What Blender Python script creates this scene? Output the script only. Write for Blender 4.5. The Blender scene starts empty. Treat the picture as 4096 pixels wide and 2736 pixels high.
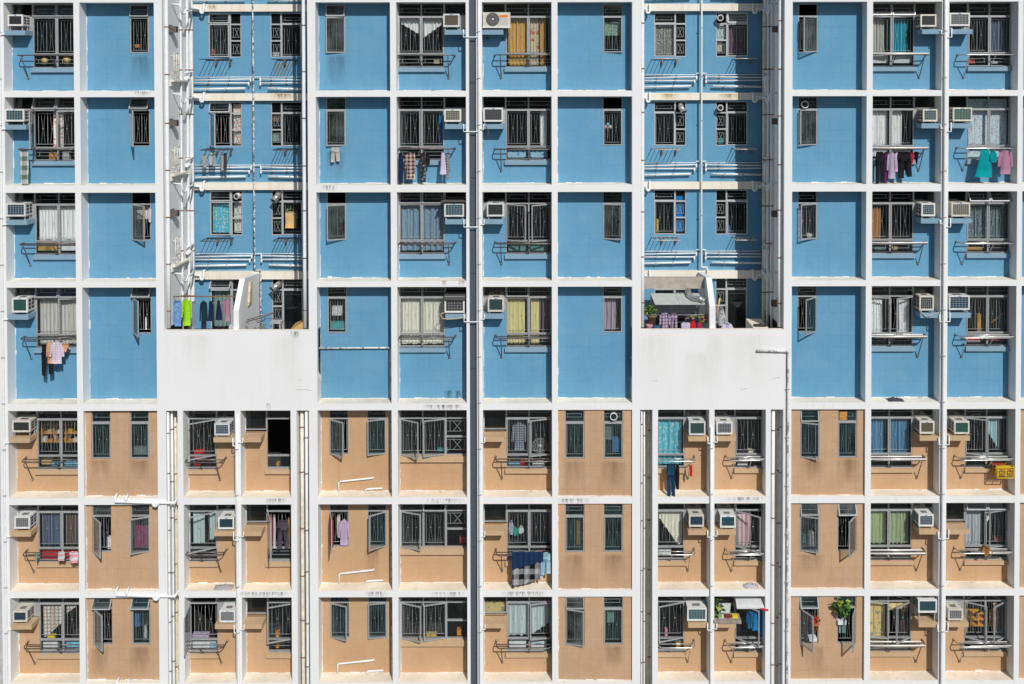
import bpy, math, random
from mathutils import Vector, Matrix

R = math.radians
rnd = random.Random(11)
sc = bpy.context.scene
col = bpy.data.collections.new('facade'); sc.collection.children.link(col)

# ------------------------------------------------------------------ camera, sky, sun, exposure
DIST = 27.0; FPX = 140 * DIST; PX, PY = 2166.84, 374.24
def rotm(p, y, r):
    return (Matrix.Rotation(y, 3, 'Z') @ Matrix.Rotation(p, 3, 'X') @ Matrix.Rotation(r, 3, 'Y'))
MC = rotm(R(-1.00488), R(-0.1243), R(0.0778))
cam = bpy.data.cameras.new('camera'); co = bpy.data.objects.new('camera', cam); col.objects.link(co)
rt, fw, up = MC.col[0], MC.col[1], MC.col[2]
co.matrix_world = Matrix(((rt[0], up[0], -fw[0], 0), (rt[1], up[1], -fw[1], -DIST), (rt[2], up[2], -fw[2], 0), (0, 0, 0, 1)))
cam.sensor_width = 36; cam.lens = 36 * FPX / 4096
cam.shift_x = (2048 - PX) / 4096; cam.shift_y = (PY - 1368) / 4096
cam.clip_end = 2000; sc.camera = co
def at(px, py, Y):
    """point on the vertical plane at depth Y behind the facade front seen at a photo pixel -> (X, Z)"""
    d = MC @ Vector(((px - PX) / FPX, 1, -(py - PY) / FPX)); s = (DIST + Y) / d.y
    return d.x * s, d.z * s
def atx(px, py, Y): return at(px, py, Y)[0]
def atz(px, py, Y): return at(px, py, Y)[1]

SX, SZ = 0.39, 0.86                     # shadow offset per metre of depth
sdir = Vector((-SX, 1, -SZ)).normalized()
elev = math.asin(-sdir.z); azim = math.atan2(SX, -1)   # direction to the sun in plan is (SX,-1)
w = bpy.data.worlds.new('World'); sc.world = w; w.use_nodes = True
nt = w.node_tree; bg = nt.nodes['Background']; bg.inputs[1].default_value = 0.06
sky = nt.nodes.new('ShaderNodeTexSky'); sky.sky_type = 'NISHITA'; sky.sun_disc = False
sky.sun_elevation = elev; sky.sun_rotation = math.atan2(SX, -1)
nt.links.new(sky.outputs[0], bg.inputs[0])
sl = bpy.data.lights.new('sun', 'SUN'); sl.energy = 3.7; sl.angle = R(0.5); sl.color = (1, 0.97, 0.925)
so = bpy.data.objects.new('sun', sl); col.objects.link(so)
so.rotation_euler = sdir.to_track_quat('-Z', 'Y').to_euler()
sc.view_settings.view_transform = 'Standard'; sc.view_settings.look = 'None'
sc.view_settings.exposure = 0; sc.view_settings.gamma = 1

# ------------------------------------------------------------------ materials
MATS = {}
def nodes(name):
    m = bpy.data.materials.new(name); m.use_nodes = True
    n = m.node_tree; return m, n, n.nodes['Principled BSDF'], n.nodes, n.links
def N(t, k, **kw):
    o = t.nodes.new(k)
    for a, b in kw.items(): setattr(o, a, b)
    return o
def mathn(t, op, a, b=None, c=None):
    o = N(t, 'ShaderNodeMath', operation=op)
    for i, x in enumerate((a, b, c)):
        if x is None: continue
        if isinstance(x, (int, float)): o.inputs[i].default_value = x
        else: t.links.new(x, o.inputs[i])
    return o.outputs[0]
def mixc(t, fac, a, b):
    o = N(t, 'ShaderNodeMix', data_type='RGBA')
    for i, x in ((0, fac), (6, a), (7, b)):
        if isinstance(x, (int, float)): o.inputs[i].default_value = x
        elif isinstance(x, tuple): o.inputs[i].default_value = (*x, 1)
        else: t.links.new(x, o.inputs[i])
    return o.outputs[2]
def pos(t, scale=(1, 1, 1)):
    g = N(t, 'ShaderNodeNewGeometry'); m = N(t, 'ShaderNodeMapping'); m.inputs['Scale'].default_value = scale
    t.links.new(g.outputs['Position'], m.inputs[0]); return m.outputs[0]
def noise(t, scale, vec, detail=4, rough=.6):
    o = N(t, 'ShaderNodeTexNoise'); o.inputs['Scale'].default_value = scale; o.inputs['Detail'].default_value = detail
    o.inputs['Roughness'].default_value = rough; t.links.new(vec, o.inputs[0]); return o.outputs[0]
def ramp(t, fac, a, b):
    o = N(t, 'ShaderNodeMapRange'); t.links.new(fac, o.inputs[0]); o.inputs[1].default_value = a; o.inputs[2].default_value = b
    return o.outputs[0]
def mat(name, c, rough=.6, metal=0, vary=.0, scale=8, spec=.4):
    if name in MATS: return MATS[name]
    m, t, b, nd, lk = nodes(name)
    b.inputs['Roughness'].default_value = rough; b.inputs['Metallic'].default_value = metal
    b.inputs['Specular IOR Level'].default_value = spec
    if vary:
        f = noise(t, scale, pos(t))
        cc = mixc(t, ramp(t, f, .35, .65), tuple(x * (1 - vary) for x in c), tuple(min(1, x * (1 + vary)) for x in c))
        lk.new(cc, b.inputs[0])
    else: b.inputs[0].default_value = (*c, 1)
    MATS[name] = m; return m
def surf(name, c, stain, stainc, tile=0, speck=.06, rough=.85, blotch=.0, flake=None, streak=.5):
    """painted plaster or mosaic wall: speckle, rain streaks, blotches, faint tile joints, flaked spots"""
    m, t, b, nd, lk = nodes(name); b.inputs['Roughness'].default_value = rough; b.inputs['Specular IOR Level'].default_value = .25
    p = pos(t)
    cc = mixc(t, noise(t, 45, p, 3, .8), tuple(x * (1 - speck) for x in c), tuple(min(1, x * (1 + speck)) for x in c))
    cc = mixc(t, mathn(t, 'MULTIPLY', ramp(t, noise(t, 7, p, 5, .75), .3, .7), speck * 1.1), cc, tuple(x * .55 for x in c))
    cc = mixc(t, mathn(t, 'MULTIPLY', ramp(t, noise(t, 1.7, pos(t, (1, 1, .8)), 5, .65), .42, .72), speck * 1.3), cc, tuple(min(1, x * .8 + .17) for x in c))
    big = ramp(t, noise(t, .9, p, 5), .35, .7)
    cc = mixc(t, mathn(t, 'MULTIPLY', big, blotch), cc, tuple(x * .8 for x in stainc))
    st = ramp(t, noise(t, 1, pos(t, (5, 5, .35)), 6, .7), .52, .8)
    cc = mixc(t, mathn(t, 'MULTIPLY', st, stain), cc, stainc)
    if tile:
        sx = N(t, 'ShaderNodeSeparateXYZ'); lk.new(p, sx.inputs[0])
        def line(s):
            return mathn(t, 'LESS_THAN', mathn(t, 'FRACT', mathn(t, 'DIVIDE', mathn(t, 'ADD', s, 100.13), .333)), .035)
        l = mathn(t, 'MAXIMUM', line(sx.outputs[0]), line(sx.outputs[2]))
        l = mathn(t, 'MULTIPLY', l, ramp(t, noise(t, 1.3, p), .38, .62))
        cc = mixc(t, mathn(t, 'MULTIPLY', l, tile), cc, tuple(x * .45 for x in c))
        # odd replaced tiles of a slightly different shade
        vx = N(t, 'ShaderNodeTexWhiteNoise'); fl = N(t, 'ShaderNodeVectorMath', operation='FLOOR'); sc_ = N(t, 'ShaderNodeVectorMath', operation='SCALE')
        sc_.inputs['Scale'].default_value = 3.003; of = N(t, 'ShaderNodeVectorMath', operation='ADD'); of.inputs[1].default_value = (100.13, 0, 100.13)
        lk.new(p, of.inputs[0]); lk.new(of.outputs[0], sc_.inputs[0]); lk.new(sc_.outputs[0], fl.inputs[0]); lk.new(fl.outputs[0], vx.inputs[0])
        cc = mixc(t, mathn(t, 'MULTIPLY', vx.outputs[0], .1), cc, tuple(x * .78 for x in c))
    if flake:
        fk = mathn(t, 'GREATER_THAN', noise(t, 5, p, 6, .75), .735)
        cc = mixc(t, mathn(t, 'MULTIPLY', fk, .6), cc, flake)
    lk.new(cc, b.inputs[0])
    bp = N(t, 'ShaderNodeBump'); bp.inputs['Strength'].default_value = .12; bp.inputs['Distance'].default_value = .01
    lk.new(noise(t, 30, p, 5), bp.inputs['Height']); lk.new(bp.outputs[0], b.inputs['Normal'])
    MATS[name] = m; return m
WHITE = surf('white_paint', (.775, .79, .795), .14, (.56, .53, .47), blotch=.06, speck=.05)
CREAM = surf('weathered_ledge_top', (.90, .82, .68), .45, (.40, .34, .27), speck=.12, blotch=.35, streak=0)
BLUE = surf('blue_mosaic', (.122, .325, .505), .2, (.13, .25, .35), tile=.34, speck=.16, blotch=.12, flake=(.45, .58, .7))
TAN = surf('tan_mosaic', (.555, .35, .195), .3, (.38, .22, .11), tile=.25, speck=.2, blotch=.15, flake=(.75, .6, .45))
PINK = surf('dusty_tan_mosaic', (.55, .36, .22), .35, (.33, .2, .11), tile=.4, speck=.2, blotch=.25, flake=(.72, .6, .48))
BLUEL = surf('ledge_blue', (.22, .36, .47), .3, (.2, .27, .33), speck=.1, blotch=.2)
TANL = surf('ledge_tan', (.56, .39, .23), .4, (.36, .25, .16), speck=.12, blotch=.25)
def grime():
    m, t, b, nd, lk = nodes('white_paint_with_grime'); b.inputs['Roughness'].default_value = .85
    p = pos(t)
    cc = mixc(t, noise(t, 40, p), (.73, .74, .745), (.79, .80, .80))
    st = ramp(t, noise(t, 1, pos(t, (9, 4, .8)), 6, .75), .55, .75)
    ar = ramp(t, noise(t, .45, p, 2), .48, .62)
    cc = mixc(t, mathn(t, 'MULTIPLY', mathn(t, 'MULTIPLY', st, ar), .42), cc, (.27, .25, .22))
    lk.new(cc, b.inputs[0]); MATS['grime'] = m; return m
GRIME = grime()
RUSTY = surf('white_paint_with_rust', (.80, .77, .68), .6, (.62, .36, .14), blotch=.12)
FRAME = mat('grey_aluminium', (.39, .405, .41), .45, .25, .12, 20)
FRAMEL = mat('light_aluminium', (.52, .54, .55), .4, .3, .1, 20)
BARS = mat('silver_bars', (.55, .59, .585), .4, .3)
STEEL = mat('dull_steel', (.15, .135, .13), .38, .6, .3, 30)
BRASSY = mat('weathered_flange', (.26, .22, .19), .45, .5, .3, 40)
POLE = mat('bright_pole', (.92, .90, .86), .35, .2)
PIPE = mat('white_pipe', (.78, .80, .81), .5, 0, .05, 6)
CREAMP = mat('cream_pipe', (.74, .68, .55), .6, 0, .14, 5)
RUST = mat('rust_clamp', (.27, .14, .08), .8, 0, .3, 30)
GREYP = mat('grey_pipe', (.42, .43, .45), .5, 0, .1, 8)
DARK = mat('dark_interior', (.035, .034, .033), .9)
BLACK = mat('black_plastic', (.02, .021, .022), .5)
def flaky():
    m, t, b, nd, lk = nodes('flaking_pipe'); b.inputs['Roughness'].default_value = .8
    f = ramp(t, noise(t, 14, pos(t, (1, 1, .6)), 4, .7), .47, .53)
    lk.new(mixc(t, f, (.10, .12, .14), (.7, .7, .69)), b.inputs[0]); MATS['flaky'] = m; return m
FLAKY = flaky()
def flaky2():
    m, t, b, nd, lk = nodes('pale_flaking_pipe'); b.inputs['Roughness'].default_value = .8
    f = ramp(t, noise(t, 9, pos(t, (1, 1, .5)), 5, .7), .42, .5)
    lk.new(mixc(t, f, (.24, .25, .265), (.66, .66, .655)), b.inputs[0]); MATS['flaky2'] = m; return m
FLAKYW = flaky2()
def strip_metal():
    m, t, b, nd, lk = nodes('dark_cladding'); b.inputs['Roughness'].default_value = .55; b.inputs['Metallic'].default_value = .2
    p = pos(t)
    cc = mixc(t, noise(t, 1, pos(t, (14, 1, .6)), 5), (.055, .07, .09), (.095, .115, .14))
    fk = mathn(t, 'GREATER_THAN', noise(t, 9, p, 6, .8), .74)
    cc = mixc(t, mathn(t, 'MULTIPLY', fk, .6), cc, (.4, .42, .44))
    lk.new(cc, b.inputs[0]); return m
CLAD = strip_metal()
def glass(name, tint, diff, dc, refl=1.0, rough=.03):
    m = bpy.data.materials.new(name); m.use_nodes = True; t = m.node_tree; t.nodes.clear()
    o = N(t, 'ShaderNodeOutputMaterial'); tr = N(t, 'ShaderNodeBsdfTransparent'); tr.inputs[0].default_value = (*tint, 1)
    gl = N(t, 'ShaderNodeBsdfGlossy'); gl.inputs['Roughness'].default_value = rough
    df = N(t, 'ShaderNodeBsdfDiffuse'); df.inputs[0].default_value = (*dc, 1)
    gm = N(t, 'ShaderNodeNewGeometry'); dt = N(t, 'ShaderNodeVectorMath', operation='DOT_PRODUCT'); t.links.new(gm.outputs['Incoming'], dt.inputs[0]); t.links.new(gm.outputs['Normal'], dt.inputs[1])
    fres = mathn(t, 'ADD', .035, mathn(t, 'MULTIPLY', .95, mathn(t, 'POWER', mathn(t, 'SUBTRACT', 1.0, mathn(t, 'ABSOLUTE', dt.outputs['Value'])), 5)))
    a = N(t, 'ShaderNodeMixShader'); b = N(t, 'ShaderNodeMixShader')
    f = mathn(t, 'MULTIPLY', ramp(t, noise(t, 3, pos(t, (1, 1, .7)), 4), .3, .75), diff)
    t.links.new(f, a.inputs[0]); t.links.new(tr.outputs[0], a.inputs[1]); t.links.new(df.outputs[0], a.inputs[2])
    t.links.new(mathn(t, 'MULTIPLY', fres, refl), b.inputs[0]); t.links.new(a.outputs[0], b.inputs[1]); t.links.new(gl.outputs[0], b.inputs[2])
    t.links.new(b.outputs[0], o.inputs[0]); MATS[name] = m; return m
GLASS = glass('clear_glass', (.962, .972, .972), .04, (.16, .22, .24))
GLASST = glass('teal_glass', (.90, .94, .94), .16, (.09, .17, .185))
FROST = glass('frosted_glass', (.84, .87, .865), .26, (.22, .26, .26), rough=.15)
def cloth(name, c, pat=None, c2=None, sc_=1.0, rough=.9, trans=.0):
    if name in MATS: return MATS[name]
    m, t, b, nd, lk = nodes(name); b.inputs['Roughness'].default_value = rough; b.inputs['Specular IOR Level'].default_value = .15
    p = pos(t); s = N(t, 'ShaderNodeSeparateXYZ'); lk.new(p, s.inputs[0]); x, z = s.outputs[0], s.outputs[2]
    def sq(v, k): return mathn(t, 'LESS_THAN', mathn(t, 'FRACT', mathn(t, 'MULTIPLY', mathn(t, 'ADD', v, 50), k)), .5)
    base = mixc(t, noise(t, 12, p), tuple(v * .9 for v in c), tuple(min(1, v * 1.08) for v in c))
    if pat == 'check':
        f = mathn(t, 'MULTIPLY', mathn(t, 'ADD', sq(x, 9 * sc_), sq(z, 9 * sc_)), .5); base = mixc(t, f, base, c2)
    elif pat == 'stripe': base = mixc(t, sq(z, 11 * sc_), base, c2)
    elif pat == 'vstripe': base = mixc(t, sq(x, 11 * sc_), base, c2)
    elif pat == 'floral':
        f = mathn(t, 'GREATER_THAN', noise(t, 13 * sc_, p, 2, .4), .6); base = mixc(t, f, base, c2)
    elif pat == 'lattice':
        def ln(v, k): return mathn(t, 'LESS_THAN', mathn(t, 'FRACT', mathn(t, 'MULTIPLY', mathn(t, 'ADD', v, 50), k)), .22)
        base = mixc(t, mathn(t, 'MAXIMUM', ln(x, 9), ln(z, 9)), base, c2)
    lk.new(base, b.inputs[0])
    if trans: b.inputs['Transmission Weight'].default_value = 0
    MATS[name] = m; return m
LEAF = mat('leaf_green', (.07, .17, .03), .6, 0, .5, 25); LEAFY = mat('leaf_yellow_green', (.26, .34, .04), .6, 0, .4, 25)
LEAFD = mat('leaf_dark', (.03, .075, .02), .6, 0, .4, 25)

# ------------------------------------------------------------------ mesh builder
ORG = {}
class MB:
    def __init__(s): s.v = []; s.f = []; s.m = []; s.sm = []
    def face(s, idx, m=0, smooth=False): s.f.append(idx); s.m.append(m); s.sm.append(smooth)
    def quad(s, a, b, c, d, m=0):
        i = len(s.v); s.v += [a, b, c, d]; s.face((i, i + 1, i + 2, i + 3), m); return s
    def box(s, x0, x1, y0, y1, z0, z1, m=0, top=None):
        if x0 > x1: x0, x1 = x1, x0
        if z0 > z1: z0, z1 = z1, z0
        i = len(s.v)
        s.v += [(x0, y0, z0), (x1, y0, z0), (x1, y1, z0), (x0, y1, z0), (x0, y0, z1), (x1, y0, z1), (x1, y1, z1), (x0, y1, z1)]
        for k, q in enumerate(((0, 1, 5, 4), (1, 2, 6, 5), (2, 3, 7, 6), (3, 0, 4, 7), (3, 2, 1, 0), (4, 5, 6, 7))):
            s.face(tuple(i + j for j in q), m if (k != 5 or top is None) else top)
        return s
    def tube(s, pts, r, n=8, m=0, cap=True, smooth=True):
        pts = [Vector(p) for p in pts]; rings = []
        rr = r if isinstance(r, (list, tuple)) else [r] * len(pts)
        prev = None
        for k, p in enumerate(pts):
            d = (pts[min(k + 1, len(pts) - 1)] - pts[max(k - 1, 0)]).normalized()
            u = prev if prev is not None else (Vector((0, 0, 1)) if abs(d.z) < .9 else Vector((1, 0, 0)))
            u = (u - d * u.dot(d)); u = u.normalized() if u.length > 1e-4 else d.orthogonal().normalized()
            prev = u; v = d.cross(u); i = len(s.v)
            for j in range(n):
                a = 2 * math.pi * (j + .5) / n; s.v.append(tuple(p + (u * math.cos(a) + v * math.sin(a)) * rr[k]))
            rings.append(i)
        for k in range(len(rings) - 1):
            a, b = rings[k], rings[k + 1]
            for j in range(n): s.face((a + j, a + (j + 1) % n, b + (j + 1) % n, b + j), m, smooth)
        if cap:
            s.face(tuple(rings[0] + j for j in reversed(range(n))), m); s.face(tuple(rings[-1] + j for j in range(n)), m)
        return s
    def prism_x(s, poly, x0, x1, m=0):
        i = len(s.v); n = len(poly)
        s.v += [(x0, y, z) for y, z in poly] + [(x1, y, z) for y, z in poly]
        s.face(tuple(i + k for k in range(n)), m); s.face(tuple(i + n + k for k in reversed(range(n))), m)
        for k in range(n): s.face((i + (k + 1) % n, i + k, i + n + k, i + n + (k + 1) % n), m)
        return s
    def rot(s, i0, c, ang, ax):
        mt = Matrix.Rotation(ang, 3, ax); c = Vector(c)
        for k in range(i0, len(s.v)): s.v[k] = tuple(mt @ (Vector(s.v[k]) - c) + c)
    def ball(s, c, r, m=0, n=8):
        c = Vector(c); i = len(s.v); q = n // 2
        for a in range(1, q):
            t = math.pi * a / q
            for j in range(n):
                p = 2 * math.pi * j / n; s.v.append(tuple(c + Vector((math.sin(t) * math.cos(p), math.sin(t) * math.sin(p), math.cos(t))) * r))
        s.v += [tuple(c + Vector((0, 0, r))), tuple(c - Vector((0, 0, r)))]; tp, bt = len(s.v) - 2, len(s.v) - 1
        for a in range(q - 2):
            for j in range(n): s.face((i + a * n + j, i + (a + 1) * n + j, i + (a + 1) * n + (j + 1) % n, i + a * n + (j + 1) % n), m, True)
        for j in range(n):
            s.face((tp, i + j, i + (j + 1) % n), m, True); s.face((bt, i + (q - 2) * n + (j + 1) % n, i + (q - 2) * n + j), m, True)
        return s
    def build(s, name, mats, parent=None, org=None):
        if not isinstance(mats, (list, tuple)): mats = [mats]
        if org is None:
            if parent is not None: org = ORG[parent.name]
            else:
                xs = [p[0] for p in s.v]; ys = [p[1] for p in s.v]; zs = [p[2] for p in s.v]
                org = Vector(((min(xs) + max(xs)) / 2, (min(ys) + max(ys)) / 2, min(zs)))
        me = bpy.data.meshes.new(name)
        me.from_pydata([tuple(Vector(p) - org) for p in s.v], [], s.f)
        for mm in mats: me.materials.append(mm)
        me.polygons.foreach_set('material_index', s.m); me.polygons.foreach_set('use_smooth', s.sm); me.update()
        o = bpy.data.objects.new(name, me); col.objects.link(o); ORG[o.name] = Vector(org)
        if parent is not None: o.parent = parent; o.location = Vector(org) - ORG[parent.name]
        else: o.location = org
        return o
def tag(o, label, cat, group=None, kind=None):
    o['label'] = label; o['category'] = cat
    if group: o['group'] = group
    if kind: o['kind'] = kind
    return o
def thing(name, loc, label, cat, group=None):
    o = bpy.data.objects.new(name, None); col.objects.link(o); o.location = loc; o.empty_display_size = .1
    ORG[o.name] = Vector(loc); return tag(o, label, cat, group)
def stuffless(o, kind): o['kind'] = kind; return o

# ------------------------------------------------------------------ grid of the facade (metres; front plane Y=0)
BX = dict(A=(-15.277, -13.288), B=(-13.119, -10.997), D=(-6.397, -4.267), E=(-4.093, -2.107), F=(-1.647, .342),
          G=(.512, 2.646), H=(7.228, 9.354), I=(9.524, 11.495), J=(11.703, 13.682), K=(13.83, 15.8))
RZ = {1: (2.14, -.392), 2: (-.558, -3.084), 3: (-3.292, -5.844), 4: (-6.015, -9.372), 5: (-9.57, -12.091), 6: (-12.291, -14.802), 7: (-14.994, -17.464),
      0: (4.86, 2.33), 8: (-17.66, -20.2)}
DEP = .425; DT = 2.28
TOPZ, BOTZ = 4.86, -20.2
TX1 = (-10.77, -6.63); TX2 = (2.90, 7.0)              # clear width of the two open shafts
ZPAR = atz(1400, 1321, 0)                              # top of the white parapets
ROW = {1: 'top row', 2: 'second row', 3: 'third row', 4: 'lowest blue row', 5: 'upper tan row', 6: 'middle tan row', 7: 'bottom tan row'}
COL = dict(A='far left column', B='second column', D='right of left parapet', E='left of dark strip', F='right of dark strip',
           G='left of right parapet', H='right of right parapet', I='left of right drainpipe', J='far right column',
           C1='below left parapet', C2='below left parapet', M1='below right parapet', M2='below right parapet',
           T1L='left shaft', T1R='left shaft', T2L='right shaft', T2R='right shaft')
# narrower bays below the parapets
zr5 = 1800
CX = {k: (atx(a, zr5, 0), atx(b, zr5, 0)) for k, (a, b) in dict(C1=(733, 940), C2=(963, 1163), M1=(2632, 2837), M2=(2858, 3063)).items()}
SLOT = {k: (atx(a, zr5, 0), atx(b, zr5, 0)) for k, (a, b) in dict(s1=(665, 711), s2=(1187, 1236), s3=(2561, 2610), s4=(3083, 3133)).items()}
BX.update(CX)

# ------------------------------------------------------------------ ground and the building
GZ = -26.0
MB().quad((-1500, -900, GZ), (1500, -900, GZ), (1500, 1500, GZ), (-1500, 1500, GZ)).build('ground', mat('concrete_ground', (.17, .165, .155), .9, 0, .15, .3))['kind'] = 'structure'
BLD = thing('apartment_building', (0, 1, GZ), 'tall apartment block with white concrete grid, blue panels above and tan panels below', 'apartment building')

def part(mb, name, mats, parent=BLD, label=None):
    xs = [p[0] for p in mb.v]; ys = [p[1] for p in mb.v]; zs = [p[2] for p in mb.v]
    o = mb.build(name, mats, parent, Vector(((min(xs) + max(xs)) / 2, (min(ys) + max(ys)) / 2, min(zs))))
    if label: o['label'] = label
    return o
def pilaster(x0, x1, z0, z1, dep): part(MB().box(x0, x1, 0, dep, z0, z1), 'pilaster', WHITE)
for x0, x1 in ((-15.51, -15.277), (-13.288, -13.119), (-4.267, -4.093), (-2.107, -2.02), (-1.815, -1.647), (.342, .512),
               (9.354, 9.524), (11.495, 11.703), (13.682, 13.83), (15.8, 16.0)):
    pilaster(x0, x1, GZ, TOPZ, DEP + .3)
for x0, x1, (a, b, m, c, d), sl_ in ((BX['B'][1], BX['D'][0], ('s1', 'C1', 'C2', 's2', 0), TX1), (BX['G'][1], BX['H'][0], ('s3', 'M1', 'M2', 's4', 0), TX2)):
    pilaster(x0, sl_[0], ZPAR, TOPZ, DT + .3); pilaster(sl_[1], x1, ZPAR, TOPZ, DT + .3)
    zt = RZ[5][0]
    for q0, q1 in ((x0, SLOT[a][0]), (SLOT[a][1], BX[b][0]), (BX[b][1], BX[m][0]), (BX[m][1], SLOT[c][0]), (SLOT[c][1], x1)):
        pilaster(q0, q1, GZ, zt, .75)
    for s in (a, c): part(MB().box(SLOT[s][0], SLOT[s][1], .70, .75, GZ, zt), 'slot_wall', CREAM)
    part(MB().box(x0, x1, 0, .14, zt, ZPAR, top=1), 'parapet', [WHITE, CREAM])
    part(MB().box(x0, x1, .14, DT + .3, zt, -8.7), 'terrace_floor', CREAM)
# recessed dark cladding strip with joints, and the joint strip at the far left
mb = MB(); z = TOPZ
for zz in (-.17, -2.9, -5.65, -8.4, -10.9, -13.6, -16.2, GZ):
    mb.box(-2.02, -1.815, .10 + rnd.uniform(0, .004), .16, zz + .012, z); z = zz
part(mb, 'cladding_strip', CLAD)
part(MB().box(-15.85, -15.51, .22, .3, GZ, TOPZ), 'joint_strip', GREYP)
part(MB().box(-36, -15.85, .0, 2.5, GZ, TOPZ), 'end_wall', WHITE)
part(MB().box(16.0, 36, .0, 2.5, GZ, TOPZ), 'end_wall', WHITE)
part(MB().box(-36, 36, -.004, .9, TOPZ, TOPZ + 3.2), 'upper_wall', WHITE)
part(MB().box(-36, 36, 5.2, 14, GZ, TOPZ + 3.2), 'core_block', WHITE)

def beam(x0, x1, zb, zt, dep, front):
    mb = MB().box(x0, x1, .003, dep, zb, zt, 0, 1)
    # chipped paint line and debris along the ledge top
    for k in range(int((x1 - x0) * 5)):
        a = rnd.uniform(x0, x1 - .1); mb.box(a, a + rnd.uniform(.03, .14), max(.02, dep - .36 - rnd.uniform(0, .0)) , dep - .30, zt - .002, zt + rnd.uniform(.002, .012), 1) if dep > .6 else None
    part(mb, 'beam', [front, CREAM])
for c in 'ABDEFGHIJK':
    for r in range(0, 8):
        beam(*BX[c], RZ[r + 1][0], RZ[r][1], DEP + .3, GRIME if rnd.random() < .45 else WHITE)
for c in ('C1', 'C2', 'M1', 'M2'):
    for r in (5, 6, 7): beam(*BX[c], RZ[r + 1][0], RZ[r][1], DEP + .3, GRIME if c in ('C2', 'M2') else WHITE)

def wall(x0, x1, z0, z1, y, holes, m, thick=.12, margin=True):
    """wall panel with openings; ragged white paint margins left on it along the frame"""
    xs = sorted({x0, x1, *[min(max(h[i], x0), x1) for h in holes for i in (0, 1)]}); zs = sorted({z0, z1, *[min(max(h[i], z0), z1) for h in holes for i in (2, 3)]})
    mb = MB()
    def hole(a, b): return any(h[0] < a < h[1] and h[2] < b < h[3] for h in holes)
    solid = {}
    for i in range(len(xs) - 1):
        for j in range(len(zs) - 1): solid[i, j] = not hole((xs[i] + xs[i + 1]) / 2, (zs[j] + zs[j + 1]) / 2)
    for (i, j), s in solid.items():
        if not s: continue
        a, b, c, d = xs[i], xs[i + 1], zs[j], zs[j + 1]
        mb.quad((a, y, c), (b, y, c), (b, y, d), (a, y, d))
        if solid.get((i - 1, j)) is False: mb.quad((a, y + thick, c), (a, y, c), (a, y, d), (a, y + thick, d))
        if solid.get((i + 1, j)) is False: mb.quad((b, y, c), (b, y + thick, c), (b, y + thick, d), (b, y, d))
        if solid.get((i, j - 1)) is False: mb.quad((a, y + thick, c), (b, y + thick, c), (b, y, c), (a, y, c))
        if solid.get((i, j + 1)) is False: mb.quad((a, y, d), (b, y, d), (b, y + thick, d), (a, y + thick, d))
    if margin:
        q = x0
        while q < x1 - .02:
            e = min(x1, q + rnd.uniform(.03, .3)); mb.box(q, e, y - .003, y + .001, z0 + .001, z0 + abs(rnd.gauss(.0, .010)) + .004, 1); q = e
        q = z0 + .05
        while q < z1 - .45:
            e = q + rnd.uniform(.05, .25)
            mb.box(x0 + .001, x0 + abs(rnd.gauss(0, .008)) + .003, y - .003, y + .001, q, e, 1); q = e
    return part(mb, 'wall_panel', [m, WHITE])
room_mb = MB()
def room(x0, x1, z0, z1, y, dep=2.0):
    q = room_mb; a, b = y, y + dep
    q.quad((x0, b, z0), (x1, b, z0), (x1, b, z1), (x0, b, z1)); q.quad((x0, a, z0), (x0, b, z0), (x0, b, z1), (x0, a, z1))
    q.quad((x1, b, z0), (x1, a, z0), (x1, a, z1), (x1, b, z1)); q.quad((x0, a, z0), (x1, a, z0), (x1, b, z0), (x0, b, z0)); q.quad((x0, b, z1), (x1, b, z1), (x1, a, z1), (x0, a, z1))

def bars4(mb, x0, x1, z0, z1, y0, y1, w, m=0):
    mb.box(x0, x0 + w, y0, y1, z0, z1, m); mb.box(x1 - w, x1, y0, y1, z0, z1, m)
    mb.box(x0 + w, x1 - w, y0, y1, z1 - w, z1, m); mb.box(x0 + w, x1 - w, y0, y1, z0, z0 + w, m)
def grille(mb, x0, x1, z0, z1, y):
    t = .0075; w, h = x1 - x0, z1 - z0
    def ln(a, b, t=.0066): mb.tube([(a[0], y, a[1]), (b[0], y, b[1])], t, 4, smooth=False)
    if h > w * 1.25 and h > .6:
        a, b = x0 + .09 * w, x1 - .09 * w; c, d = z0 + .07 * h, z1 - .07 * h
        ln((x0, c), (x1, c)); ln((x0, d), (x1, d)); u = b - a
        for k in (0, .5, 1): ln((a + u * k, c), (a + u * k, d))
        mz = (c + d) / 2
        for k in (.25, .75):
            for s in (-1, 1):
                ln((a + u * (k + s * .10), c), (a + u * (k + s * .03), mz), .0028); ln((a + u * (k + s * .03), mz), (a + u * (k + s * .10), d), .0028)
            ln((a + u * (k - .05), mz), (a + u * (k + .05), mz))
    elif w > h * 1.3:
        for k in (.3, .62): ln((x0, z0 + h * k), (x1, z0 + h * k))
        for k in (.12, .88): ln((x0 + w * k, z0 + h * .3), (x0 + w * k, z0 + h * .62))
    else:
        c, d = z0 + .2 * h, z1 - .2 * h; ln((x0, c), (x1, c)); ln((x0, d), (x1, d))
        for k in (.15, .85): ln((x0 + w * k, c), (x0 + w * k, d))
        for s in (-1, 1): ln((x0 + w * (.5 - .2), (d if s < 0 else c)), (x0 + w * .5, (c + d) / 2)); ln((x0 + w * .7, (d if s < 0 else c)), (x0 + w * .5, (c + d) / 2))
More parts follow.
